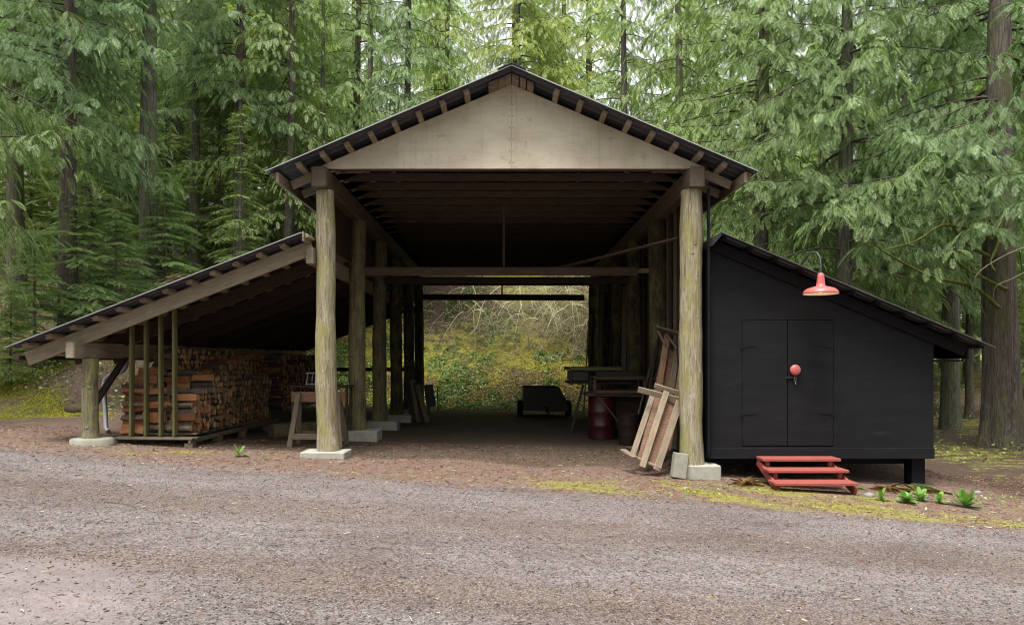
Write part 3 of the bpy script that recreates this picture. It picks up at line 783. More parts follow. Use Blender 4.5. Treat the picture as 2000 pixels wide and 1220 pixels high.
# ---------------------------------------------------------------- the shed lamp
LYp = 10.62
lx = at(1603, 560, LYp).x
lamp = empty('wall_lamp', (lx, LYp, 2.55), 'red enamel barn lamp on a black gooseneck arm above the shed doors', 'lamp')
zb = at(1603, 574, LYp).z
b = MB(); pr = [(.258, 0), (.262, .008), (.255, .03), (.235, .06), (.20, .085), (.14, .105), (.085, .118), (.066, .128), (.062, .17), (.05, .27), (.044, .31), (.03, .325), (0, .328)]
b.lathe(pr, 40)
sh = b.build('shade', 'red_enamel', lamp, Matrix.Translation((lx, LYp, zb)), recalc=False)
b = MB(); b.lathe([(.257, .0005), (.25, .026), (.23, .055), (.195, .079), (.135, .098), (.08, .11), (0, .115)], 40)
b.build('shade_lining', 'enamel_cream', sh, Matrix.Translation((lx, LYp, zb)), recalc=False)
b = MB(); b.lathe([(0, .02), (.022, .027), (.032, .047), (.03, .07), (.018, .092), (.014, .11)], 14)
b.build('bulb', 'lamp_glow', lamp, Matrix.Translation((lx, LYp, zb)))
b = MB(); arc = [Vector((lx, LYp, zb+.31))]
pts = [(1603, 530), (1603, 515), (1601, 502), (1595, 493), (1586, 493), (1577, 500), (1570, 511)]
for j, (u, v) in enumerate(pts): arc.append(at(u, v, LYp + .30*(j/6)**1.3))
arc.append(Vector((arc[-1].x-.06, SY0-.01, arc[-1].z-.14)))
b.tube(arc, .014, 10)
b.build('gooseneck_arm', 'black_metal', lamp)
b = MB(); b.lathe([(.0, -.02), (.05, -.02), (.055, 0)], 16); b.build('mounting_plate', 'black_metal', lamp, Matrix.Translation((arc[-1].x, SY0-.002, arc[-1].z)) @ Matrix.Rotation(R(-90), 4, 'X'))

# ---------------------------------------------------------------- firewood
def log_variant(k):
    """a 0.4 m log along local x; 0 bark 1 split face 2 end"""
    rg = random.Random(100+k); kind = ('round','round','half','quarter','wedge','half','quarter','wedge','slab','round')[k % 10]
    r = rg.uniform(.052, .078) if kind != 'round' else rg.uniform(.044, .063)
    def arc(a0, a1, n, rr): return [(rr*math.cos(a)*rg.uniform(.94,1.04), rr*math.sin(a)*rg.uniform(.94,1.04)) for a in [a0+(a1-a0)*i/n for i in range(n+1)]]
    if kind == 'round': pts = arc(0, 6.283*11/12, 11, r); fl = [0]*12
    elif kind == 'half': pts = arc(0, math.pi, 7, r*1.15); fl = [0]*7+[1]
    elif kind == 'quarter':
        pts = arc(0, math.pi/2, 4, r*1.6) + [(0, 0)]; fl = [0]*4+[1, 1]
    elif kind == 'wedge':
        pts = arc(0, .95, 3, r*1.8) + [(.02, .0)]; fl = [0]*3+[1, 1]
    else: pts = [(-r*1.2, -r*.5), (r*1.1, -r*.6), (r*1.25, r*.4), (-r*1.0, r*.55)]; fl = [1, 1, 1, 1]
    cx = sum(p[0] for p in pts)/len(pts); cy = sum(p[1] for p in pts)/len(pts); pts = [(p[0]-cx, p[1]-cy) for p in pts]
    n = len(pts); b = MB(); vs = []; L = .4*rg.uniform(.93, 1.02)
    secs = 4; bx, by = rg.uniform(-.012,.012), rg.uniform(-.012,.012)
    for i in range(secs+1):
        t = i/secs; f = 1+rg.uniform(-.05, .05); bb = math.sin(t*math.pi)
        vs += [(-L/2+L*t, p[0]*f+bx*bb, p[1]*f+by*bb) for p in pts]
    fs = []; mi = []
    for i in range(secs):
        for q in range(n):
            fs.append((i*n+q, i*n+(q+1) % n, (i+1)*n+(q+1) % n, (i+1)*n+q)); mi.append(fl[q])
    fs += [tuple(range(n))[::-1], tuple(secs*n+q for q in range(n))]; mi += [2, 2]
    b.add(vs, fs, mi)
    return b
proto_logs = [log_variant(k) for k in range(20)]
LOGLAB = {'round': 'round bark covered firewood log with a pale cut end in the stack under the lean-to',
          'split': 'split firewood log with raw orange faces in the stack under the lean-to'}
log_objs = []; placed = 0
DZ = lambda y: .30 - .012*(y-11.5)           # deck top
def heightR(y): return .58 if y < 11.98 else (.78 if y < 12.35 else .88 + .05*math.sin(y*2.1))
def heightM(y): return (.78 if y < 12.2 else .90) + .10*sst(12.4, 12.8, y) + .30*sst(13.4, 14.4, y)
def heightL(y): return (.82 + .20*sst(11.9, 12.1, y) + .40*sst(12.5, 12.9, y))
rgl = random.Random(4)
slots = []
for row, (xc, hf) in enumerate(((-5.50, heightR), (-5.92, heightM), (-6.33, heightL))):
    y = 11.66
    while y < 15.5:
        z = DZ(y) + .055; top = DZ(y) + float(hf(y)); lay = 0
        while z < top:
            yy = y + (.06 if lay % 2 else 0) + rgl.uniform(-.012, .012)
            slots.append((row, xc + rgl.uniform(-.055, .045), yy, z + rgl.uniform(-.008, .008), lay, z + .1 >= top))
            z += .104; lay += 1
        y += .124
def visible(s):
    row, x, y, z, lay, last = s
    if row == 0: return y < 15.6
    if row == 1: return y < 11.9 or last
    return y < 11.78 or (last and y < 13)
vis = [s for s in slots if visible(s)]
vis.sort(key=lambda s: (s[2] - (1 if s[0] else 0)))
vis = set(vis[:295]); rest = MB(); protos = {}
for s in slots:
    k = rgl.randrange(20); row, x, y, z, lay, last = s
    if row > 0 and y < 11.9 and rgl.random() < .65: k = rgl.choice((2,3,4,6,7,8,12,13,16,18))
    if row == 0 and y < 12.4: k = rgl.choice((2,3,6,8,0,18,13,16))
    if row == 0 and y > 12 and z > .72: k = rgl.choice((0,1,9,10,11,19,0,1,9,10,11,12))
    kind = 'round' if k % 10 in (0, 1, 9) else 'split'
    mw = Matrix.Translation((x, y, z)) @ Euler((rgl.uniform(0, 6.28), rgl.uniform(-.05,.05), rgl.uniform(-.06,.06)+(math.pi if rgl.random()<.5 else 0))).to_matrix().to_4x4()
    if s in vis:
        if k not in protos:
            o = proto_logs[k].build('firewood_log', ['log_bark', 'log_split', 'log_end'], None, mw); protos[k] = o
            tag(o, LOGLAB[kind], 'log', 'firewood logs stacked under the lean-to')
        else:
            o = protos[k].copy(); col.objects.link(o); o.matrix_basis = mw
    else:
        b = proto_logs[k]; rest.add([mw @ Vector(p) for p in b.v], b.f, list(b.m))
# the deep dark stacks further back and above
for i in range(900):
    y = 14.6 + rgl.random()*7.0; xw = rgl.choice((-6.2, -5.8)) if y > 17 else -6.3
    x = xw + rgl.uniform(-.05,.05); lay = rgl.randrange(14)
    mw = Matrix.Translation((x, round(y/.125)*.125, .28+.1*lay)) @ Euler((rgl.uniform(0, 6.28), 0, 0)).to_matrix().to_4x4()
    b = proto_logs[rgl.randrange(20)]; rest.add([mw @ Vector(p) for p in b.v], b.f, list(b.m))
tag(rest.build('firewood_stack', ['log_bark', 'log_split', 'log_end']), 'dark mass of more firewood stacked deep under the lean-to behind the front logs', 'firewood', kind='stuff')
rack = empty('firewood_rack', (-5.9, 11.6, .1), 'low wooden pallet rack with four greenish upright slats holding the firewood', 'rack')
gzr = gz(-5.9, 11.5)
for k, y in enumerate((11.46, 11.58)):
    beam('deck_board', (-6.56, y, .215), (-5.22+.03*k, y, .205), .10, .035, 'wood_aged', rack)
for k in range(11):
    y = 11.72 + k*.36
    beam('deck_board', (-6.54, y, DZ(y)-.035), (-5.26, y, DZ(y)-.035), .11, .03, 'wood_aged', rack)
beam('deck_rail', (-5.27, 11.42, .165), (-5.27, 15.9, .12), .05, .07, 'wood_aged', rack)
beam('deck_rail', (-6.50, 11.42, .165), (-6.50, 15.9, .12), .05, .07, 'wood_aged', rack)
for y in (11.5, 12.6, 13.8, 15.2):
    for x in (-5.29, -6.45):
        b = MB(); g = gz(x, y); b.box(x-.07, x+.07, y-.07, y+.07, g-.05, .13-.01*(y-11.5)); b.build('deck_block', 'wood_aged', rack, bevel=.004)
for u in (257, 286, 315, 342):
    p = at(u, 848, 11.55)
    beam('slat', (p.x, 11.55, .24), (p.x+.01*(u%3-1), 11.55, lz(p.x)-.10), .04, .122, 'wood_slat', rack, up=(0,1,0))
# log lying on the floor
b = MB(); b.tube([(-4.75, 13.9, .06), (-3.9, 14.6, .06), (-3.2, 15.1, .05)], [.17, .165, .16], 16, jit=.03)
tag(b.build('lying_log', 'log_half_shaded'), 'thick log lying on the dirt floor between the firewood and the posts', 'log')

# ---------------------------------------------------------------- sawhorse and bench behind the left post
def sawhorse(name, c, L, H, spread, label, rz=0, mat='wood_aged', topm='wood_red'):
    r = empty(name, c, label, 'sawhorse', rz=rz); Mw = W[r.name]
    T = lambda x, y, z: Mw @ Vector((x, y, z))
    beam('top_beam', T(-L/2, 0, H-.09), T(L/2, 0, H-.09), .045, .19, topm, r)
    for sx in (-1, 1):
        for sy in (-1, 1):
            beam('leg', T(sx*(L/2-.14), sy*.045, H-.02), T(sx*(L/2-.14+.10), sy*spread, 0), .09, .04, mat, r, up=Mw.to_3x3() @ Vector((0, 1, .3)))
    for sy in (-1, 1):
        beam('rung', T(-L/2+.07, sy*(spread*.80+.035), .20), T(L/2-.07, sy*(spread*.80+.035), .20), .04, .10, mat, r)
    return r
sawhorse('sawhorse', (-3.36, 12.35, gz(-3.4, 12.3)), .98, .98, .26, 'wooden sawhorse with a thick top beam just behind the left front log post')
cr = empty('metal_rack', (-3.55, 13.3, .75), 'small open frame of white metal tubes standing behind the sawhorse', 'rack')
b = MB(); x0, x1, y0, y1 = -3.78, -3.30, 13.0, 13.35
for (za) in (1.06, 1.27):
    b.tube([(x0, y0, za), (x1, y0, za), (x1, y1, za), (x0, y1, za), (x0, y0, za)], .010, 6)
for (x, y) in ((x0+.04, y0), (x1, y0), (x1, y1), (x0+.04, y1)): b.tube([(x-.03, y, 1.04), (x, y, 1.29)], .010, 6)
b.build('tube_frame', 'galvanised', cr)
b = MB(); b.box(x0-.3, x1+.35, y0-.05, y1+.05, 1.0, 1.035); tb = b.build('shelf', 'wood_dark', cr)
for x in (x0-.25, x1+.3):
    for y in (y0, y1): beam('leg', (x, y, gz(x, y)), (x, y, 1.0), .05, .05, 'wood_dark', cr, up=(0,1,0))

# ---------------------------------------------------------------- leaning boards at the rear left
i = 0
for (u0, v0, u1, v1, wd, mat) in ((806, 812, 800, 735, .16, 'wood_dark'), (818, 812, 806, 742, .14, 'wood_aged'), (827, 812, 811, 746, .12, 'wood_dark'), (835, 810, 815, 752, .13, 'wood_aged')):
    p0, p1 = at(u0, v0, 18.4-.1*i), at(u1, v1, 18.75-.05*i); p0.z = gz(p0.x, p0.y)+.02
    o = beam('leaning_board', p0, p1, .03, wd, mat, up=(1,0,0) if i else (1,0,0))
    tag(o, ['widest dark plank', 'lighter plank', 'narrow dark plank', 'outermost short brown plank'][i] + ' of the four leaning against the rear left barn post', 'plank', 'planks leaning against the rear left post'); i += 1
fr = empty('folded_barrow', at(845, 800, 19), 'dark upright folded hand barrow standing beside the leaning planks at the rear left', 'barrow')
a0, a1 = at(835, 795, 19), at(850, 757, 19)
b = MB(); b.box(0, .26, -.03, .03, 0, .62, mw=Matrix.Translation((a0.x-.02, 19, a0.z)) @ Matrix.Rotation(R(9), 4, 'Y').inverted() if False else Matrix.Translation((a0.x-.02, 19, a0.z)) @ Matrix.Rotation(R(-8), 4, 'Y'))
b.build('tray', 'dark_iron', fr, bevel=.01)
for dx in (.03, .30):
    beam('leg', (a0.x+dx, 19, gz(a0.x, 19)), (a0.x+dx-.03, 19, a0.z+.6), .03, .03, 'dark_iron', fr, up=(0,1,0))

# ---------------------------------------------------------------- utility trailer
g = gz(1.2, 21.6)
tr = empty('utility_trailer', (1.25, 21.6, g), 'small dark two wheeled utility trailer parked at the open rear of the barn', 'trailer')
b = MB()
xa, xb = .60, 1.98
b.add([(xa, 21.2, g+.22), (xb, 21.2, g+.18), (xb-.05, 21.2, g+.55), (xb-.28, 21.2, g+.93), (xa, 21.2, g+.95),
       (xa, 22.8, g+.22), (xb, 22.8, g+.18), (xb-.05, 22.8, g+.55), (xb-.28, 22.8, g+.93), (xa, 22.8, g+.95)],
      [(0,1,2,3,4), (9,8,7,6,5), (0,5,6,1), (1,6,7,2), (2,7,8,3), (4,9,5,0)])
b.add([(xa-.02, 21.18, g+.93), (xb-.26, 21.18, g+.91), (xb-.26, 21.24, g+.96), (xa-.02, 21.24, g+.98)], [(0,1,2,3)])
b.build('body', 'dark_iron', tr)
def wheel(cx, cy, r, w2, parent):
    b = MB(); prof = [(r*.55, -w2*.8), (r*.9, -w2), (r, -w2*.6), (r, w2*.6), (r*.9, w2), (r*.55, w2*.8)]
    b.lathe(prof, 22); mw = Matrix.Translation((cx, cy, g+r)) @ Matrix.Rotation(R(90), 4, 'Y')
    wl = b.build('wheel', 'rubber', parent, mw)
    b = MB(); b.lathe([(0, -w2*.3), (r*.3, -w2*.5), (r*.56, -w2*.8), (r*.56, w2*.8), (r*.3, w2*.5), (0, w2*.3)], 16)
    b.build('rim', 'dark_iron', wl, mw)
wheel(.50, 21.7, .26, .09, tr); wheel(2.03, 21.7, .26, .09, tr)
b = MB(); b.tube([(.5, 21.7, g+.3), (2.03, 21.7, g+.3)], .03, 8); b.build('axle', 'dark_iron', tr)
beam('drawbar', (1.3, 21.3, g+.34), (1.35, 20.3, g+.12), .06, .06, 'dark_iron', tr)
b = MB(); b.tube([(1.35, 20.36, g), (1.35, 20.36, g+.16)], .02, 8); b.build('jack_stand', 'dark_iron', tr)

# ---------------------------------------------------------------- bench along the right wall
wb = empty('work_bench', (2.3, 15.4, -.2), 'long dark slatted work bench stacked with a framed rack along the right wall', 'bench')
def ladder_deck(x0, x1, y0, y1, z, n, name, mat='wood_beam'):
    beam('deck_rail', (x0, y0, z), (x1, y0, z), .035, .07, mat, wb); beam('deck_rail', (x0, y1, z), (x1, y1, z), .035, .07, mat, wb)
    b = MB()
    for k in range(n):
        x = x0 + (x1-x0)*(k+.5)/n; b.box(x-.022, x+.022, y0+.02, y1-.02, z+.005, z+.04)
    b.build(name, mat, wb)
ladder_deck(1.75, 2.98, 14.55, 15.2, .78, 13, 'deck_slats')
ladder_deck(1.46, 2.62, 15.3, 16.6, 1.32, 16, 'top_slats', 'wood_slat')
for (xa, xb, y) in ((1.90, 3.0, 14.5), (1.90, 3.0, 15.15)):
    for z in (.84, 1.14): beam('frame_rail', (xa, y, z), (xb, y, z), .04, .065, 'wood_beam' if y < 15 else 'wood_dark', wb)
for (x, y) in ((1.92, 14.5), (2.98, 14.5), (1.92, 15.15), (2.98, 15.15)):
    beam('frame_post', (x, y, .84), (x, y, 1.14), .065, .04, 'wood_beam' if y < 15 else 'wood_dark', wb, up=(0,1,0))
b = MB(); b.box(1.48, 2.9, 15.3, 16.6, .98, 1.03); b.build('shelf', 'wood_dark', wb)
b = MB(); b.box(1.52, 1.9, 15.35, 16.5, 1.04, 1.28); b.build('tool_box', 'dark_iron', wb, bevel=.02)
b = MB(); b.box(2.05, 2.9, 15.32, 16.2, 1.04, 1.27); b.build('storage_bin', 'dark_iron', wb, bevel=.015)
b = MB(); b.box(2.15, 2.95, 14.9, 16.4, .02, .62); b.build('lower_cabinet', 'wood_dark', wb, bevel=.01)
beam('leg', (1.50, 15.35, 1.3), (1.50, 15.35, .95), .04, .03, 'dark_iron', wb, up=(0,1,0))
beam('leg', (1.82, 15.7, .95), (1.52, 15.7, gz(1.5, 15.7)), .05, .07, 'dark_iron', wb, up=(0,1,0))
beam('leg', (2.0, 14.6, .75), (2.55, 14.45, .05), .035, .045, 'wood_beam', wb, up=(0,1,0))
for x in (2.0, 2.9): beam('leg', (x, 15.1, .75), (x, 15.1, gz(x, 15.1)), .07, .07, 'wood_dark', wb, up=(0,1,0))

# ---------------------------------------------------------------- drums
def drum(name, x, y, r, h, label, mat='drum_red', rz=0):
    z = gz(x, y); b = MB(); pr = [(0, .015), (r*.95, .015), (r*.95, 0), (r, 0), (r, .02)]
    for zc in (.33, .66): pr += [(r, h*zc-.03), (r*1.025, h*zc-.012), (r*1.025, h*zc+.012), (r, h*zc+.03)]
    pr += [(r, h-.02), (r*1.015, h-.01), (r*1.015, h), (r*.96, h), (r*.96, h-.02), (0, h-.02)]
    b.lathe(pr, 40)
    o = b.build(name, mat, None, Matrix.Translation((x, y, z)))
    tag(o, label, 'drum')
    c = MB(); c.lathe([(0, .012), (.03, .012), (.032, 0)], 12); c.build('bung_cap', 'dark_iron', o, Matrix.Translation((x+.6*r, y, z+h-.019)))
    return o
drum('oil_drum', 2.12, 14.85, .292, .90, 'large dark red steel drum standing under the work bench')
drum('small_drum', 2.50, 13.75, .20, .62, 'smaller dark rusty drum tucked behind the leaning wooden frames', 'drum_rust')

# ---------------------------------------------------------------- leaning wooden frames, block
fa = empty('bench_frame', (2.2, 10.95, gz(2.2, 11)), 'upended wooden bench frame leaning against the right front log post', 'frame')
def PF(u, v, Y): return at(u, v, Y)
YB, YT = 11.05, 11.55
beam('rail', PF(1234, 893, YB+.22), PF(1278, 762, YT+.22), .035, .095, 'wood_pale', fa, up=(1,0,0))
beam('rail', PF(1252, 910, YB-.16), PF(1302, 765, YT-.16), .035, .12, 'wood_pale', fa, up=(1,0,0)) if False else beam('rail', PF(1254, 912, 10.9), PF(1302, 764, 11.35), .10, .035, 'wood_pale', fa, up=(0,-1,0))
beam('rail', PF(1282, 918, 10.92), PF(1330, 776, 11.37), .12, .035, 'wood_pale', fa, up=(0,-1,0))
beam('rail', PF(1216, 878, 11.3), PF(1240, 893, 10.95), .10, .035, 'wood_pale', fa)
beam('top_rail', PF(1246, 760, 11.55), PF(1331, 782, 11.33), .035, .10, 'wood_pale', fa, up=(0,-.3,1))
beam('top_rail', PF(1278, 752, 11.7), PF(1340, 772, 11.5), .035, .08, 'wood_pale', fa, up=(0,-.3,1))
beam('bottom_rail', PF(1226, 886, 11.1), PF(1292, 914, 10.93), .08, .035, 'wood_pale', fa)
q = [PF(1262, 905, 11.0), PF(1285, 912, 11.0), PF(1330, 782, 11.45), PF(1300, 775, 11.45)]
b = MB(); b.add(q + [p+Vector((.01, .02, 0)) for p in q], [(0,1,2,3),(7,6,5,4),(0,4,5,1),(1,5,6,2),(2,6,7,3),(3,7,4,0)]); b.build('back_panel', 'wood_red', fa)
q = [PF(1245, 893, 11.25), PF(1262, 898, 11.2), PF(1300, 772, 11.65), PF(1282, 768, 11.7)]
b = MB(); b.add(q + [p+Vector((.01, .02, 0)) for p in q], [(0,1,2,3),(7,6,5,4),(0,4,5,1),(1,5,6,2),(2,6,7,3),(3,7,4,0)]); b.build('back_panel', 'wood_red', fa)
fb = empty('tall_frame', (2.6, 12.3, gz(2.6, 12.3)), 'taller brown wooden frame leaning upright behind the pale bench frame', 'frame')
beam('rail', PF(1268, 880, 12.0), PF(1303, 655, 12.5), .11, .035, 'wood_red', fb, up=(0,-1,0))
beam('rail', PF(1292, 880, 12.0), PF(1325, 672, 12.5), .10, .035, 'wood_aged', fb, up=(0,-1,0))
beam('rail', PF(1306, 880, 11.8), PF(1334, 690, 12.3), .08, .035, 'wood_red', fb, up=(0,-1,0))
beam('top_rail', PF(1282, 640, 12.55), PF(1332, 654, 12.35), .035, .13, 'wood_aged', fb, up=(0,-1,.4))
beam('brace', PF(1284, 646, 12.5), PF(1300, 676, 12.45), .035, .10, 'wood_aged', fb, up=(0,-1,0))
beam('brace', PF(1300, 652, 12.5), PF(1322, 682, 12.45), .035, .09, 'wood_aged', fb, up=(0,-1,0))
q = [PF(1270, 870, 12.1), PF(1292, 870, 12.1), PF(1322, 690, 12.55), PF(1305, 680, 12.55)]
b = MB(); b.add(q + [p+Vector((.01, .02, 0)) for p in q], [(0,1,2,3),(7,6,5,4),(0,4,5,1),(1,5,6,2),(2,6,7,3),(3,7,4,0)]); b.build('back_panel', 'wood_red', fb)
g = gz(2.72, 10.85)
b = MB(); b.box(-.11, .11, -.19, .0, 0, .40)
blk = b.build('concrete_block', 'concrete_moss', None, Matrix.Translation((2.77, 11.0, g-.01)) @ Matrix.Rotation(R(9), 4, 'Y') @ Matrix.Rotation(R(-6), 4, 'X'), bevel=.012)
tag(blk, 'upright mossy grey concrete block propped beside the right front log post', 'block')
# odds along the right wall
for k, (u0, v0, u1, v1, Y, wd, mat) in enumerate(((1152, 735, 1160, 600, 21.5, .10, 'wood_dark'), (1168, 735, 1176, 575, 20.5, .12, 'wood_aged'), (1186, 735, 1199, 585, 18.5, .10, 'wood_dark'), (1216, 735, 1221, 560, 16.8, .12, 'wood_aged'), (1140, 735, 1150, 625, 22.3, .05, 'wood_pale'))):
    p0 = at(u0, v0, Y-.3); p1 = at(u1, v1, Y); p0.z = gz(p0.x, p0.y) + .02
    o = beam('leaning_plank', p0, p1, wd, .035, mat, up=(0,-1,0))
    tag(o, ['dark plank by the trailer', 'brown wide plank', 'dark slanted plank', 'tall brown plank above the bench', 'thin pale stick by the rear opening'][k] + ' leaning on the right inner wall', 'plank', 'planks leaning on the right inner wall')
lumber = (('pale narrow board', 12.9, .07, 2.1, 'wood_aged'), ('dark wide board', 13.3, .16, 2.5, 'wood_dark'), ('short brown board', 14.35, .11, 1.5, 'wood_aged'), ('tall dark pole', 16.9, .06, 3.3, 'wood_dark'), ('tall brown pole', 17.8, .07, 3.0, 'wood_aged'), ('reddish board', 19.2, .13, 2.4, 'wood_red'))
for k, (nm, y, wd, hh, mt) in enumerate(lumber):
    x0 = 2.55 + .05*(k % 3); p0 = Vector((x0, y-.1, gz(x0, y)+.02)); p1 = Vector((RX+.04, y+.25, p0.z+hh))
    tag(beam('leaning_lumber', p0, p1, wd, .03, mt, up=(-1,0,0)), nm + ' in the lumber leaning along the right inner wall, number %d from the front post' % (k+1) if False else nm + ' leaning on the right inner wall ' + ('beside the tall frame', 'behind the tall frame', 'above the small drum', 'beyond the work bench', 'past the work bench end', 'near the rear right post')[k], 'lumber', 'lumber leaning along the right inner wall')
beam_o = beam('floor_board', (2.35, 13.3, gz(2.3, 13.3)+.02), (2.75, 13.2, gz(2.7, 13.2)+.02), .12, .03, 'wood_aged')
tag(beam_o, 'short dusty board lying flat on the dirt in front of the drums', 'board')

# ---------------------------------------------------------------- foliage
def spray_tpl(seed, nl=9, wid=.38, ang=58, serr=0, fill=.46, droop=.25):
    """a flat fern-like frond of length 1 along +x; returns verts, tris"""
    r = np.random.RandomState(seed); V = []; T = []
    def z(x, y): return -droop*x*x - .35*y*y
    def dia(bx, by, dx, dy, L, wv):
        nxp, nyp = -dy, dx; n = len(V)
        for (a, b) in ((0, 0), (.45, wv), (1, 0), (.45, -wv)):
            x = bx + dx*L*a + nxp*b; y = by + dy*L*a + nyp*b
            V.append((x, y, z(x, y) + r.uniform(-.008, .008)))
        T.append((n, n+1, n+2)); T.append((n, n+2, n+3))
    dia(0, 0, 1, 0, 1.0, .012)
    for i in range(nl):
        t = (i+.6)/nl
        L = wid*(math.sin(math.pi*min(1, (t*.82+.14)))**.8)*r.uniform(.85, 1.12)
        for sd in (-1, 1):
            a = R(ang - 22*t + r.uniform(-5, 5)); dx, dy = math.cos(a), sd*math.sin(a)
            bx = t*.93 + r.uniform(-.01, .01)
            if serr:
                dia(bx, 0, dx, dy, L, fill/nl*.42)
                for k in range(serr):
                    tt = (k+.7)/(serr+.5); l2 = L*.42*(1.05-tt)+.02
                    for s2 in (-1, 1):
                        a2 = a*sd + s2*R(42)
                        dia(bx+dx*L*tt, dy*L*tt, math.cos(a2), math.sin(a2), l2, fill/nl*.26)
            else: dia(bx, 0, dx, dy, L, fill/nl)
    dia(.9, 0, 1, 0, .16, .03)
    return np.array(V), np.array(T)
TPL_FINE = [spray_tpl(i, 8, .40, 50, 2, .25, .5) for i in range(4)]
TPL_MED = [spray_tpl(10+i, 8, .36, 46, 0, .22, .4) for i in range(4)]
TPL_LO = [spray_tpl(20+i, 6, .42, 52, 0, .28, .3) for i in range(4)]
TPL_FIR = [spray_tpl(30+i, 10, .24, 62, 0, .24, .12) for i in range(4)]
TPL_FIRLO = [spray_tpl(40+i, 7, .26, 62, 0, .36, .12) for i in range(4)]
def nrm(a): return a/np.maximum(np.linalg.norm(a, axis=-1, keepdims=True), 1e-9)
def stamp(tpls, P, D, N, S, seed=0):
    """place templates at points P with direction D, up-ish normal N and size S"""
    r = np.random.RandomState(seed); X = nrm(D); Y = nrm(np.cross(N, X)); Z = np.cross(X, Y)
    which = r.randint(0, len(tpls), len(P)); VV = []; TT = []; off = 0
    for k, (V, T) in enumerate(tpls):
        m = which == k
        if not m.any(): continue
        s = S[m][:, None, None]
        w_ = P[m][:, None, :] + s*(V[None, :, 0:1]*X[m][:, None, :] + V[None, :, 1:2]*Y[m][:, None, :]*r.choice([-1, 1], m.sum())[:, None, None] + V[None, :, 2:3]*Z[m][:, None, :])
        n = m.sum()
        TT.append((T[None] + (off + len(V)*np.arange(n))[:, None, None]).reshape(-1, 3)); VV.append(w_.reshape(-1, 3)); off += n*len(V)
    return np.concatenate(VV), np.concatenate(TT)
def gen_tree(seed, H, z0, Lmax, nb, tpls, spray, step=.16, brstep=.30, rise=.15, sag=.55, tip=.25, az=None, hang=.5, pw=1.0, Lmin=.6, sub=.36, top=None):
    """branches and sprays of one conifer: returns crown arrays and a limb mesh builder"""
    r = np.random.RandomState(seed); P = []; D = []; N = []; S = []; limbs = MB(); rg = random.Random(seed)
    top = top or H
    for i in range(nb):
        t = (i + r.rand())/nb; z = z0 + (top - z0)*t
        L = max(Lmin, Lmax*(1 - ((z-z0)/(H-z0+.01))**1.5)*r.uniform(.65, 1.1))
        if z < z0 + .12*(H-z0): L *= r.uniform(.5, .9)
        a = r.rand()*6.283 if az is None else R(r.uniform(*az))
        out = np.array([math.cos(a), math.sin(a), 0.]); lat = np.array([-out[1], out[0], 0.])
        rs_, sg = rise*r.uniform(.4, 1.4), sag*r.uniform(.6, 1.25)
        bend = r.uniform(-.25, .25)
        def pt(s): return out*L*s + lat*L*bend*s*s + np.array([0, 0, z + L*(rs_*s - sg*s*s + tip*s**3.2)])
        ss = np.linspace(0, 1, 9); pts = [pt(s) for s in ss]
        limbs.tube([tuple(p) for p in pts], [max(.005, (.008+.008*L)*(1-.92*s)) for s in ss], 5, cap=False)
        n = max(3, int(L/brstep))
        for j in range(n):
            s = .16 + .84*(j + r.rand()*.6)/n; base = pt(s); tan = nrm(pt(min(1, s+.03)) - pt(s-.03))
            for sd in (-1, 1):
                lb = (sub*L*(1.05-s)+.16)*r.uniform(.7, 1.15); lb = min(lb, 1.5)
                d = nrm(tan*.75 + sd*lat*r.uniform(.7, 1.1) + np.array([0, 0, -.10 - .25*hang*r.rand()]))
                m = max(1, int(lb/step))
                for q in range(m+1):
                    f = (q + .3*r.rand())/m if m else 0
                    b = base + d*lb*f + np.array([0, 0, -.35*hang*lb*f*f])
                    if q == m:
                        P.append(b); D.append(d + np.array([0, 0, -.35*hang])); N.append(np.array([0, 0, 1.]) + .35*r.randn(3)); S.append(spray*r.uniform(.8, 1.25))
                    else:
                        for s2 in (-1, 1):
                            l2 = np.cross(d, [0, 0, 1.])
                            P.append(b); D.append(d*.8 + s2*l2*.75 + np.array([0, 0, -.55*hang*r.rand() - .1])); N.append(np.array([0, 0, 1.]) + .35*r.randn(3)); S.append(spray*r.uniform(.6, 1.1)*(1.08-.35*f))
        P.append(pt(.97)); D.append(tan); N.append(np.array([0, 0, 1.])); S.append(spray*1.2)
    P, D, N, S = map(np.array, (P, D, N, S))
    V, T = stamp(tpls, P, D, N, S, seed)
    return V, T, limbs
def trunk(limbs, H, r0, seed, flare=.35, ridges=0, n=18):
    rg = random.Random(seed); pts = []; rad = []; m = 34
    bx, by = rg.uniform(-.012, .012), rg.uniform(-.012, .012); ph = rg.uniform(0, 6)
    for i in range(m+1):
        t = (i/m)**1.6; z = -.5 + (H+.5)*t
        pts.append((bx*z + .05*math.sin(z*.35+ph), by*z + .05*math.cos(z*.3+ph), z))
        rad.append(r0*(1-.93*t)*(1 + flare*math.exp(-max(z, 0)/.55)) + .01)
    b = MB(); b.tube(pts, rad, n, cap=False, jit=.03 if not ridges else 0)
    if ridges:
        for i in range(m+1):
            for k in range(n):
                c = Vector(pts[i]); v = Vector(b.v[i*n+k]); f = 1 + ridges*(math.sin(k*2.399*3+ph)*.5 + .5*math.sin(k*1.3)) + .03*math.sin(k*5+i*.8) + .13*math.exp(-max(pts[i][2],0)/.6)*math.sin(k*6.283*5/n)
                b.v[i*n+k] = tuple(c + (v-c)*f)
    limbs.add(b.v, b.f, 0, True)
    return limbs
mat_leaf('twig_grey', [(.12,.09,.07), (.20,.16,.125), (.30,.25,.20)], trans=.0, rough=.9, spec=.1)
mat_leaf('leaf_mossbright', [(.28,.28,.035), (.40,.39,.05), (.52,.50,.08)], trans=.2, rough=.9, spec=.1)
mat_leaf('leaf_young', [(.09,.15,.06), (.15,.23,.085), (.22,.31,.12), (.33,.41,.20)], trans=.4)
TREES = {}
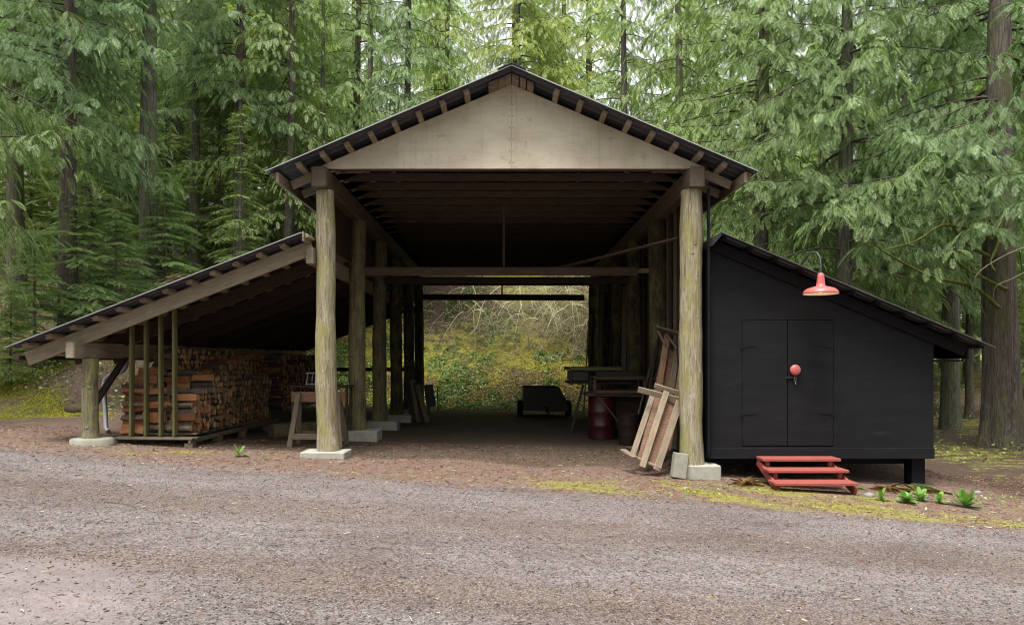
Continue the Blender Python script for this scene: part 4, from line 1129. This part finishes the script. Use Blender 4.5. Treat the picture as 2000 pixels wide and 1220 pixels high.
def make_kind(key, name, H, r0, z0, Lmax, nb, tpls, spray, leaf, bark, seed, **kw):
    fl = kw.pop('flare', .3); rd_ = kw.pop('ridges', 0); nn = kw.pop('n', 16)
    V, T, limbs = gen_tree(seed, H, z0, Lmax, nb, tpls, spray, **kw)
    trunk(limbs, H, r0, seed, fl, rd_, nn)
    TREES[key] = dict(V=V, T=T, limbs=limbs, name=name, leaf=leaf, bark=bark, done=None)
cnt = 0
def plant(key, x, y, rz, sc_, label, group=None, cat='tree', zoff_=0.0, leaf=None):
    K = TREES[key]; z = gz(x, y) + zoff_
    mw = Matrix.Translation((x, y, z)) @ Matrix.Rotation(rz, 4, 'Z') @ Matrix.Scale(sc_, 4)
    if K['done'] is None:
        root = bpy.data.objects.new(K['name'], None); root.empty_display_size = .3; link(root, None, mw)
        K['limbs'].build('trunk', K['bark'], root, mw, recalc=False)
        np_mesh('crown', K['V'], K['T'], K['leaf'], root, mw)
        K['done'] = root; K['V'] = K['T'] = None
    else:
        root = copy_tree(K['done']); root.matrix_basis = mw
        if 'group' in root and not group: del root['group']
    if leaf:
        for ch in root.children:
            if ch.name.startswith('crown'): ch.material_slots[0].link = 'OBJECT'; ch.material_slots[0].material = M[leaf]
    tag(root, label, cat, group)
    return root
# kinds
make_kind('near_a', 'cedar_tree', 20, .24, 5.4, 3.5, 84, TPL_FINE, .32, 'leaf_cedar', 'bark_cedar', 11, step=.25, brstep=.36, sag=.85, tip=.40, top=15, hang=.9)
make_kind('near_b', 'cedar_tree', 20, .26, 4.0, 4.8, 84, TPL_FINE, .33, 'leaf_cedar', 'bark_grey', 12, step=.27, brstep=.38, sag=.9, tip=.45, top=14.5, hang=1.0)
make_kind('big', 'cedar_tree', 24, .43, 5.4, 5.4, 74, TPL_FINE, .33, 'leaf_cedar', 'bark_cedar', 13, step=.27, brstep=.40, sag=.75, tip=.4, flare=.38, ridges=.05, n=44, top=15, hang=.9, az=(-35, 215))
make_kind('pole', 'cedar_tree', 23, .30, 9.0, 3.2, 60, TPL_FINE, .32, 'leaf_cedar', 'bark_grey', 24, step=.22, brstep=.36, sag=.75, tip=.4, hang=.9, top=17)
make_kind('mid_a', 'cedar_tree', 24, .25, 5.0, 4.2, 100, TPL_MED, .40, 'leaf_bright', 'bark_grey', 14, step=.25, brstep=.40, sag=.8, tip=.3, hang=.9)
make_kind('mid_b', 'cedar_tree', 26, .22, 5.5, 3.8, 95, TPL_MED, .40, 'leaf_bright', 'bark_cedar', 15, step=.25, brstep=.40, sag=.9, tip=.35, hang=1.0)
make_kind('fir_a', 'hemlock_tree', 22, .20, 3.0, 3.4, 120, TPL_FIR, .40, 'leaf_fir', 'bark_grey', 16, step=.20, brstep=.34, sag=.4, tip=.05, hang=.3)
make_kind('far_a', 'conifer_tree', 28, .30, 6, 4.0, 105, TPL_LO, .60, 'leaf_bright', 'bark_grey', 17, step=.42, brstep=.6, sag=.6, tip=.2)
make_kind('far_b', 'conifer_tree', 27, .24, 8, 3.4, 95, TPL_LO, .60, 'leaf_fir', 'bark_cedar', 18, step=.42, brstep=.6, sag=.5, tip=.15)
make_kind('low', 'understory_conifer', 9, .09, .6, 3.0, 95, TPL_FIR, .36, 'leaf_fir', 'bark_cedar', 23, step=.22, brstep=.34, sag=.3, tip=.05, hang=.3)
make_kind('young', 'young_hemlock', 4.2, .05, .3, 1.7, 60, TPL_FIR, .26, 'leaf_fir', 'bark_grey', 19, step=.12, brstep=.17, sag=.25, tip=.0, hang=.3, Lmin=.25)
make_kind('snag', 'bare_tree', 16, .14, 2.0, 1.7, 60, TPL_FIRLO, .20, 'leaf_fir', 'bark_grey', 20, step=.9, brstep=.8, sag=.35, tip=.1, sub=.1)

# near trees, each told apart
plant('near_b', at(-230,0,13.2).x, 13.2, .4, .92, 'cedar at the left edge whose boughs hang into the frame')
plant('near_a', at(137, 0, 18.0).x, 18.0, 2.1, 1.0, 'cedar with a slim trunk and drooping boughs at the upper left')
plant('near_a', at(30, 0, 20.0).x, 20.0, 4.0, 1.05, 'dark cedar standing behind the cedar at the left edge')
plant('pole', at(290, 0, 21.0).x, 21.0, 5.2, 1.0, 'tall grey trunked cedar rising behind the middle of the lean-to roof')
plant('near_a', at(470, 0, 24.5).x, 24.5, 1.0, 1.05, 'bushy cedar behind the upper end of the lean-to roof')
plant('pole', at(382, 0, 25).x, 25, 3.0, .7, 'slim cedar with dark trunk right of the grey trunked cedar', leaf='leaf_cedar')
plant('mid_b', at(560, 0, 24.5).x, 24.5, .6, .85, 'cedar close to the left eave of the barn', leaf='leaf_cedar')
plant('snag', at(622, 0, 27).x, 27, 0, 1.15, 'thin pale bare trunk above the left roof slope')
plant('big', 12.85, 17.6, .3, 1.0, 'massive ridged cedar trunk at the right edge beyond the shed')
plant('pole', at(1860, 0, 21.5).x, 21.5, 2.2, .9, 'cedar trunk just left of the massive right edge cedar')
plant('near_a', at(2250, 0, 13.6).x, 13.6, 2.6, .9, 'cedar at the right edge with fronds hanging close to the viewer')
plant('near_b', at(1650, 0, 19.0).x, 19.0, 5.6, 1.05, 'cedar with sweeping boughs behind the black shed')
plant('near_a', at(1490, 0, 21.0).x, 21.0, 1.3, 1.15, 'bright cedar between the barn roof and the shed roof')
plant('mid_a', at(1012, 0, 35).x, 35, 1.9, 1.1, 'brown trunked cedar rising directly behind the barn ridge')
plant('mid_a', at(1215, 0, 27.5).x, 27.5, 4.4, .9, 'bright green cedar above the right roof slope')
plant('mid_b', at(1330, 0, 25).x, 25, 5.0, .95, 'cedar with hanging foliage above the right eave')
plant('mid_b', at(800, 0, 29).x, 29, 2.8, .95, 'bright green cedar above the left roof slope')
plant('fir_a', at(470, 0, 20.8).x, 20.8, 1.1, .42, 'feathery hemlock just above the lean-to roof')
plant('fir_a', at(1770, 0, 26).x, 26, .1, 1.0, 'hemlock half hidden behind the shed roof at the right')
plant('near_a', at(1730, 0, 22.5).x, 22.5, 3.6, .62, 'shorter cedar whose sprays hang just above the shed roof')
plant('near_a', at(1895, 0, 24.5).x, 24.5, 1.2, .6, 'short cedar half hidden by the massive right edge trunk')
plant('near_b', at(1600, 0, 25.5).x, 25.5, 3.2, .62, 'shorter cedar filling the gap behind the high end of the shed roof')
k = 0
ylab = ['left', 'middle', 'right', 'rearmost', 'smallest']
for (u, Y, s, rz) in ((70, 17.0, .85, 0), (150, 18.2, 1.0, 1.1), (225, 18.6, .85, 2.0), (320, 20.5, 1.0, 3.0), (20, 16.0, .55, 4)):
    plant('young', at(u, 0, Y).x, Y, rz, s, ['young hemlock on the mossy bank left of the lean-to', 'light tipped young hemlock just above the lean-to eave', 'young hemlock beside the grey trunk above the lean-to roof', 'young hemlock rearmost above the lean-to roof', 'smallest young hemlock at the left frame edge'][k], 'young hemlocks on the left bank', leaf='leaf_young'); k += 1
# the forest behind
rf = random.Random(21); n = 0
spots = []
for Y, du in ((31, 170), (37, 150), (45, 130), (54, 120)):
    u = -150 + rf.uniform(0, 60)
    while u < 2200:
        spots.append((u + rf.uniform(-40, 40), Y + rf.uniform(-2.2, 2.2))); u += du*rf.uniform(.8, 1.25)
for (u, Y) in spots:
    key = rf.choice(('mid_a', 'mid_b', 'fir_a')) if Y < 40 else rf.choice(('far_a', 'far_b', 'far_a'))
    if Y > 40 and 500 < u < 1500 and rf.random() < .42: continue
    if Y < 35 and 780 < u < 1260: continue
    side = 'left of the barn' if u < 560 else ('over the barn roof' if u < 1440 else 'right of the barn')
    lf = 'leaf_bright' if 520 < u < 1500 else rf.choice(('leaf_cedar', 'leaf_fir', 'leaf_bright'))
    plant(key, at(u, 0, Y).x, Y, rf.uniform(0, 6.28), rf.uniform(.85, 1.1), 'one of the many conifers of the deep forest seen ' + side, 'forest conifers ' + side, leaf=lf)
# forest floor trunks on the right, under the big trees
for (u, Y, s) in ((1935, 35, 1.0), (1890, 42, .8), (2060, 27, .9)):
    plant('far_b', at(u, 0, Y).x, Y, rf.uniform(0, 6), s, 'one of the many conifers of the deep forest seen right of the barn', 'forest conifers right of the barn')

# low dark understory conifers on both sides
for (u, Y, s, rz) in ((-60, 23, 1, 0), (60, 25, .9, 1), (180, 24, 1.1, 2), (330, 27, 1.0, 3), (430, 25.5, .9, 4), (530, 28, 1.1, 5), (110, 29, 1.3, 2.5), (250, 31, 1.2, .5), (600, 31, 1.2, 1.7), (20, 33, 1.4, .7), (400, 34, 1.4, 4.4), (150, 38, 1.6, 1.2), (290, 39, 1.6, 2.2), (470, 37, 1.6, 3.1), (560, 40, 1.7, .2), (-40, 40, 1.6, 5), (90, 45, 1.9, 1), (350, 46, 1.9, 2), (500, 47, 1.9, 3), (640, 45, 1.8, 4), (220, 47, 1.9, 5),
                      (1560, 29, 1.1, 1), (1680, 31, 1.2, 2), (1800, 34, 1.1, 3), (1950, 38, 1.4, 4), (2080, 28, 1.0, 5), (1480, 33, 1.2, 2.2), (1860, 44, 1.8, 2), (1960, 48, 2, 3), (1760, 46, 1.8, 1)):
    side = 'left' if u < 1000 else 'right'
    plant('low', at(u, 0, Y).x, Y, rz, s, 'one of the low shaded conifers between the forest trunks at the ' + side, 'low conifers at the ' + side)
# the other side of the clearing, behind and beside the camera: shades the barn's inside
rb = random.Random(5)
for ring, (r0, n_) in enumerate(((15, 13), (21, 15))):
    for q in range(n_):
        a = R(185 + (355-185)*(q+.5*(ring % 2)+rb.uniform(-.2,.2))/(n_-1))
        x, y = (r0+3)*math.cos(a), 2 + r0*math.sin(a)
        plant(rb.choice(('mid_a', 'mid_b', 'fir_a')), x, y, rb.uniform(0, 6.28), rb.uniform(.9, 1.1), 'one of the conifers closing the clearing behind the viewer', 'conifers behind the viewer', leaf='leaf_fir')

# mossy bare limbs on the right trees
def limb(name, pts, r0, mat, label, cat='branch', group=None, parent=None):
    q = [Vector(p) for p in pts]; out = []
    for i in range(len(q)-1):                       # catmull-rom
        p0, p1, p2, p3 = q[max(i-1,0)], q[i], q[i+1], q[min(i+2, len(q)-1)]
        for t in (0, .25, .5, .75):
            out.append(.5*((2*p1) + (p2-p0)*t + (2*p0-5*p1+4*p2-p3)*t*t + (3*p1-p0-3*p2+p3)*t**3))
    out.append(q[-1]); b = MB(); n_ = len(out)
    b.tube(out, [r0*(1-.8*i/n_)*rnd.uniform(.85, 1.15) for i in range(n_)], 8, jit=.08)
    o = b.build(name, mat, parent, recalc=False)
    if parent is None: tag(o, label, cat, group)
    return o
bigroot = TREES['big']['done']; bp = bigroot
for pts in ([(1965, 565), (1925, 545), (1880, 520), (1830, 470)], [(1950, 600), (1900, 560), (1820, 540), (1740, 500), (1700, 470)], [(1925, 430), (1890, 445), (1840, 440), (1790, 470), (1720, 490)],
            [(1945, 410), (1955, 440), (1948, 480), (1935, 510), (1945, 530)], [(1930, 500), (1880, 470), (1850, 420)], [(1925, 350), (1860, 352), (1790, 370)]):
    Y0 = 17.1; limb('mossy_limb', [at(u, v, Y0 - .35*i) for i, (u, v) in enumerate(pts)], .055, 'bark_moss', '', parent=bp)
for k, pts in enumerate(([(2010, 480), (1960, 500), (1905, 540), (1915, 590), (1925, 620)], [(2005, 530), (1975, 545), (1945, 560), (1942, 590), (1960, 602)], [(2010, 540), (1995, 560), (1995, 590), (2005, 605)])):
    limb('curled_twig', [at(u, v, 11.5+.15*i) for i, (u, v) in enumerate(pts)], .008, 'twig_grey', ['long pale curled bare twig hanging at the right edge', 'short hooked pale twig left of the right edge', 'pale bare twig cut by the right frame edge'][k], 'twig')

# ---------------------------------------------------------------- bank behind the barn: shrubs, moss and dead branches
def leafpatch(name, n, xr, yr, size, mat, label, cat, keep, seed, lift=(.02, .35), kind='stuff', up=.6):
    r = np.random.RandomState(seed); x = r.uniform(*xr, n*4); y = r.uniform(*yr, n*4)
    m = keep(x, y, r); x, y = x[m][:n], y[m][:n]; n = len(x)
    z = ground_z(x, y) + r.uniform(*lift, n)
    base = np.array([(0, 0, 0), (.5, .32, .06), (1, 0, 0), (.5, -.32, .06)])
    D = nrm(r.randn(n, 3)*np.array([1, 1, .45])); N = nrm(r.randn(n, 3)*.55 + np.array([0, -.5*up, 1]))
    V, T = stamp([(base, np.array([(0,1,2),(0,2,3)]))], np.stack([x, y, z], 1), D, N, size*r.uniform(.6, 1.3, n), seed)
    return tag(np_mesh(name, V, T, mat), label, cat, kind=kind)
clump = make_noise(44, 14, .5, 3.2)
def shrubs(name, n, xr, yr, keep, seed, mat, label, size=.085, per=260):
    """low rounded clumps of broad leaves sitting on the slope"""
    r = np.random.RandomState(seed); P = []; N = []; S = []; c = 0
    while c < n:
        x, y = r.uniform(*xr), r.uniform(*yr)
        if not keep(x, y, r): continue
        c += 1; rr = r.uniform(.12, .38); h = rr*r.uniform(.55, .9); z = gz(x, y); m = int(per*rr*rr/.12)
        d = nrm(r.randn(m, 3)); d[:, 2] = np.abs(d[:, 2]); k_ = r.uniform(.72, 1.05, m)[:, None]
        q = d*np.array([rr, rr, h])*k_ + np.array([x, y, 0]); q[:, 2] += ground_z(q[:, 0], q[:, 1]) - .03
        P.append(q); N.append(d + .5*r.randn(m, 3) + np.array([0, -.2, .7])); S.append(size*r.uniform(.55, 1.25, m)*r.uniform(.8, 1.2))
    P, N, S = map(np.concatenate, (P, N, S)); D = nrm(r.randn(len(P), 3)*np.array([1, 1, .5]))
    base = np.array([(0, 0, 0), (.5, .30, .07), (1, 0, -.03), (.5, -.30, .07)])
    V, T = stamp([(base, np.array([(0,1,2),(0,2,3)]))], P, D, N, S, seed)
    return tag(np_mesh(name, V, T, mat), label, 'shrubs', kind='stuff')
shrubs('salal_shrubs', 420, (-14, 6.5), (24.9, 32), lambda x, y, r: float(clump(x, y)) + .5*r.randn() > .05 + .75*float(sst(-1.0, 2.5, x)) - .2*(y < 26.7) + .10*max(y-27, 0), 1, 'leaf_salal', 'low leafy green shrubs in clumps on the bank behind the barn')
leafpatch('ground_ivy', 16000, (-12, 7), (24, 31), .075, 'leaf_salal', 'thin creeping green ground cover between the shrubs on the bank', 'ground cover',
          lambda x, y, r: clump(x+4, y) + .6*r.randn(len(x)) > .35, 12, (.0, .12))
leafpatch('bank_moss', 90000, (-12, 8), (24.6, 30), .045, 'leaf_moss', 'yellow green moss on the foot of the bank behind the barn', 'moss',
          lambda x, y, r: (clump(x+9, y) + .4*r.randn(len(x)) > -.15 - .45*sst(-.5,3,x) + .26*np.maximum(y-26.7, 0)), 2, (.0, .05))
leafpatch('left_undergrowth', 26000, (-24, -7.4), (15.5, 26), .085, 'leaf_salal', 'scattered low leafy undergrowth on the bank left of the lean-to', 'undergrowth',
          lambda x, y, r: clump(x, y) + .4*r.randn(len(x)) > .25, 3, (.02, .5))
leafpatch('left_moss', 42000, (-14.5, -7.6), (13.4, 20), .035, 'leaf_mossbright', 'bright yellow green moss cushions on the bank at the left edge', 'moss',
          lambda x, y, r: clump(x*.8, y*1.2) + .22*r.randn(len(x)) > .35 + .9*sst(14.6, 13.4, y), 4, (.0, .03))
leafpatch('right_undergrowth', 9000, (7.4, 22), (14, 34), .09, 'leaf_fir', 'sparse green undergrowth on the forest floor right of the shed', 'undergrowth',
          lambda x, y, r: clump(x, y) + .3*r.randn(len(x)) > .5, 5, (.02, .25))
leafpatch('fallen_leaves', 9000, (-12, 9), (23.6, 33), .07, 'leaf_dead', 'brown fallen leaves scattered over the bank behind the barn', 'leaves',
          lambda x, y, r: r.rand(len(x)) > .3, 6, (.0, .08))
leafpatch('verge_moss', 26000, (-1.5, 8.5), (7.6, 11.1), .014, 'leaf_moss', 'short yellow green moss tufts along the verge of the driveway', 'moss',
          lambda x, y, r: (np.exp(-((road_edge(x)-y+.35)/.45)**2)*sst(-1.5, 2, x) + .5*(y > 10.2)*(x > 2.5)*(x < 5) > .35 + .5*r.rand(len(x))) & (clump(x*1.6, y*2.6) + .3*r.randn(len(x)) > .3), 14, (.0, .012))
leafpatch('verge_grass', 800, (.5, 8.5), (8.2, 10.9), .045, 'leaf_salal', 'sparse small green blades and seedlings along the verge', 'grass',
          lambda x, y, r: (clump(x*1.1+3, y*2) + .3*r.randn(len(x)) > .5) & (road_edge(x) - y < .1), 15, (.0, .02), up=2)
def brush(name, n, xr, yr, L, rad, mat, label, seed, hang=False, keep=None, zl=(0,.3)):
    r = random.Random(seed); b = MB(); c = 0
    while c < n:
        x, y = r.uniform(*xr), r.uniform(*yr)
        if keep and not keep(x, y, r): continue
        c += 1
        z = gz(x, y) + r.uniform(*zl); a = r.uniform(0, 6.283); l = L*r.uniform(.3, 1.1)
        d = Vector((math.cos(a), math.sin(a)*.6, r.uniform(-.5, .6))); pts = []
        for i in range(6):
            t = i/5; pts.append(Vector((x, y, z)) + d*l*t + Vector((r.uniform(-.03,.03)*l, 0, -.55*l*t*t if not hang else -l*.9*t*t)))
        b.tube(pts, [rad*(1-.75*i/5) for i in range(6)], 4, cap=False)
    return tag(b.build(name, mat, recalc=False), label, 'brush', kind='stuff')
brush('dead_brush', 1500, (-6, 7), (25, 33), 1.1, .009, 'twig_brown', 'tangle of thin brown dead twigs over the bank behind the barn', 1, keep=lambda x, y, r: r.random() < .15 + .5*(x > -1.5) + .3*(y > 28))
brush('grey_brush', 1400, (-3, 7), (27.5, 31), 1.5, .013, 'twig_grey', 'tangle of grey brown dead branches along the top of the bank', 7, zl=(.1, 1.6), keep=lambda x, y, r: r.random() < .4 + .1*x)
brush('pale_brush', 330, (-1.8, 6.5), (27.4, 30), 1.5, .015, 'twig_pale', 'mass of pale bare twigs drooping at the top of the bank', 2, hang=True, zl=(1.4, 3.0), keep=lambda x, y, r: r.random() < .15 + .2*max(0, x+.5))
brush('left_brush', 1900, (-24, -8.2), (16.5, 23), 1.0, .008, 'twig_grey', 'tangle of dead brown twigs under the trees left of the lean-to', 3, zl=(0, .9))
brush('right_brush', 300, (8, 22), (15, 34), 1.2, .010, 'twig_brown', 'dead brown twigs on the forest floor right of the shed', 4, zl=(0, .3))
arcs = [([(1005, 548), (975, 560), (945, 590), (930, 640), (905, 660)], .022, 'twig_pale', 'pale arching bare branch curving down to the left on the bank'),
        ([(955, 560), (952, 600), (965, 640), (985, 668)], .034, 'bark_moss', 'mossy yellow green curved branch at the centre of the bank'),
        ([(1015, 545), (1016, 575), (1018, 600), (1025, 625)], .028, 'twig_pale', 'pale upright broken branch under the rear crossbar'),
        ([(960, 608), (985, 604), (1040, 640), (1100, 690)], .016, 'twig_brown', 'long thin brown branch slanting down to the right across the bank'),
        ([(920, 550), (930, 580), (925, 620), (930, 680)], .014, 'twig_pale', 'thin pale hanging branch left of the mossy one'),
        ([(1022, 675), (1035, 685), (1048, 692)], .03, 'bark_moss', 'short mossy broken stick lying on the bank'),
        ([(1015, 708), (1035, 698), (1065, 694)], .02, 'twig_pale', 'pale crooked stick lying low on the bank'),
        ([(1005, 590), (992, 600), (1000, 625), (1015, 635)], .012, 'twig_pale', 'small pale bent twig right of the mossy branch'),
        ([(1060, 545), (1070, 580), (1085, 620), (1090, 660)], .016, 'twig_pale', 'pale hanging branch at the upper right of the rear opening'),
        ([(1100, 548), (1110, 575), (1125, 600), (1132, 640)], .016, 'twig_pale', 'pale hanging branch closest to the rear right post')]
for k, (pts, r0, m, lab) in enumerate(arcs):
    Y0 = 26.6 if k not in (5, 6) else 24.9
    q = [at(u, v, Y0 - .12*i) for i, (u, v) in enumerate(pts)]
    if k in (5, 6):
        for p in q: p.y = 26.2; p.z = gz(p.x, p.y) + .08
    limb('bare_branch', q, r0, m, lab)
# fallen trunk and stone on the left bank
limb('fallen_stick', [(-11.6, 13.0, gz(-11.6,13)+.03), (-11.2, 12.9, gz(-11.2,12.9)+.08), (-11.0, 13.1, gz(-11,13.1)+.05)], .035, 'twig_pale', 'pale crooked stick lying on the ground at the left edge')
def rock(x, y, s, label, mat='stone', seed=0):
    rg = random.Random(seed); bm = bmesh.new(); bmesh.ops.create_icosphere(bm, subdivisions=3, radius=1)
    f = make_noise(seed+70, 8, .3, 1.2)
    for v in bm.verts:
        k_ = 1 + .18*float(f(v.co.x*2+seed, v.co.y*2+v.co.z)); v.co = Vector((v.co.x*s[0], v.co.y*s[1], v.co.z*s[2]))*k_
    me = bpy.data.meshes.new('rock'); bm.to_mesh(me); bm.free(); me.materials.append(M[mat])
    for p in me.polygons: p.use_smooth = True
    o = link(bpy.data.objects.new('rock', me), None, Matrix.Translation((x, y, gz(x, y)+s[2]*.3))); tag(o, label, 'rock')
rock(at(152, 0, 15.6).x, 15.6, (.30, .25, .16), 'brownish rounded boulder half sunk in the mossy bank behind the lean-to post', mat='mossy_stone', seed=1)
rock(at(1802, 0, 10.3).x, 10.3, (.09, .07, .06), 'small pale stone beside the dead ferns under the shed corner', seed=2)
rock(at(1698, 0, 10.2).x, 10.2, (.08, .06, .045), 'small pale stone just right of the red steps', seed=3)
rock(at(1910, 0, 11.0).x, 11.0, (.06, .05, .04), 'small stone on the dark forest floor right of the shed', seed=4)

# ---------------------------------------------------------------- small plants in front
def leafy(name, u, v, Y, n, L, wd, lift, mat, label, seed, cat='plant', stem=False):
    rg = random.Random(seed); p = at(u, v, Y); b = MB(); seg = 6
    for i in range(n):
        a = i*2.4 + rg.uniform(-.3, .3); t = i/max(1, n-1); l = L*rg.uniform(.7, 1.1)*(1-.35*t); up = lift*(.35+.9*t); d = Vector((math.cos(a), math.sin(a), 0)); s_ = Vector((-d.y, d.x, 0))
        base = Vector((0, 0, .01+.05*t)); vs = []
        for j in range(seg+1):
            q = j/seg; c = base + d*l*q*(1-.25*q*up) + Vector((0, 0, l*(up*q - .75*q*q*.7))); w_ = wd*l*math.sin(math.pi*min(1, q*.85+.08))**.8 if j < seg else 0
            vs += [c - s_*w_ + Vector((0, 0, .18*w_)), c, c + s_*w_ + Vector((0, 0, .18*w_))]
        fs = []
        for j in range(seg): fs += [(j*3, j*3+1, j*3+4, j*3+3), (j*3+1, j*3+2, j*3+5, j*3+4)]
        b.add(vs, fs, 0, True)
    o = b.build(name, mat, None, Matrix.Translation((p.x, Y, gz(p.x, Y))), recalc=False)
    return tag(o, label, cat)
leafy('broadleaf_plant', 1720, 975, 9.9, 9, .17, .24, 1.3, 'leaf_plant', 'small broad leaved green plant, leftmost of the row right of the steps', 1)
leafy('broadleaf_plant', 1770, 985, 9.8, 15, .23, .26, 1.2, 'leaf_plant', 'wide broad leaved green plant, second in the row right of the steps', 2)
leafy('broadleaf_plant', 1798, 982, 10.0, 12, .21, .24, 1.3, 'leaf_plant', 'broad leaved green plant crowding against the wide second one', 3)
leafy('broadleaf_plant', 1835, 985, 9.9, 9, .19, .24, 1.1, 'leaf_plant', 'low broad leaved plant between the wide plant and the tall last one', 4)
leafy('broadleaf_plant', 1885, 985, 9.7, 14, .31, .22, 1.6, 'leaf_plant', 'tallest broad leaved green plant, last in the row at the right', 5)
leafy('weed_plant', 467, 885, 10.7, 5, .20, .26, 1.3, 'leaf_plant', 'small upright green weed in front of the firewood rack', 6)
leafy('weed_plant', 517, 888, 10.6, 5, .10, .22, .9, 'leaf_plant', 'tiny green weed to the right of the upright weed', 7)
leafy('weed_plant', 300, 880, 10.9, 6, .09, .22, .9, 'leaf_salal', 'tiny dull weed below the left end of the firewood rack', 8)
def fern(name, x, y, n, L, mat, label, seed, cat='fern', up=1.3):
    r = np.random.RandomState(seed); P = []; D = []; N = []; S = []
    for i in range(n):
        a = r.rand()*6.283; d = np.array([math.cos(a), math.sin(a), up*r.uniform(.3, 1.3)])
        P.append((0, 0, .02)); D.append(d); N.append((-.3*d[0], -.3*d[1], 1)); S.append(L*r.uniform(.6, 1.1))
    tp = [spray_tpl(seed*7+i, 20, .13, 76, 0, .26, .9) for i in range(3)]
    V, T = stamp(tp, np.array(P), np.array(D), np.array(N), np.array(S), seed)
    o = np_mesh(name, V, T, mat, None, Matrix.Translation((x, y, gz(x, y)))); return tag(o, label, cat)
fern('dead_fern', at(1455, 0, 10.6).x, 10.6, 40, .25, 'leaf_dead', 'dead brown fern clump left of the red steps', 1)
fern('dead_fern', at(1735, 0, 10.7).x, 10.75, 36, .25, 'leaf_dead', 'dead brown fern clump right of the red steps under the shed', 2, up=1.1)
fern('dead_fern', at(1790, 0, 10.7).x, 10.7, 34, .25, 'leaf_dead', 'dead brown fern against the black corner pier', 3, up=1.1)
fern('green_fern', at(1770, 0, 10.9).x, 10.95, 9, .55, 'leaf_fir', 'green fern fronds beside the black corner pier of the shed', 4, up=.7)
fern('green_fern', at(1672, 0, 10.7).x, 10.8, 7, .28, 'leaf_fir', 'small green fern behind the right end of the red steps', 5, up=.6)
fern('green_fern', at(1485, 0, 10.9).x, 10.9, 6, .30, 'leaf_fir', 'small green fern sprig beside the dead clump left of the steps', 6, up=.8)
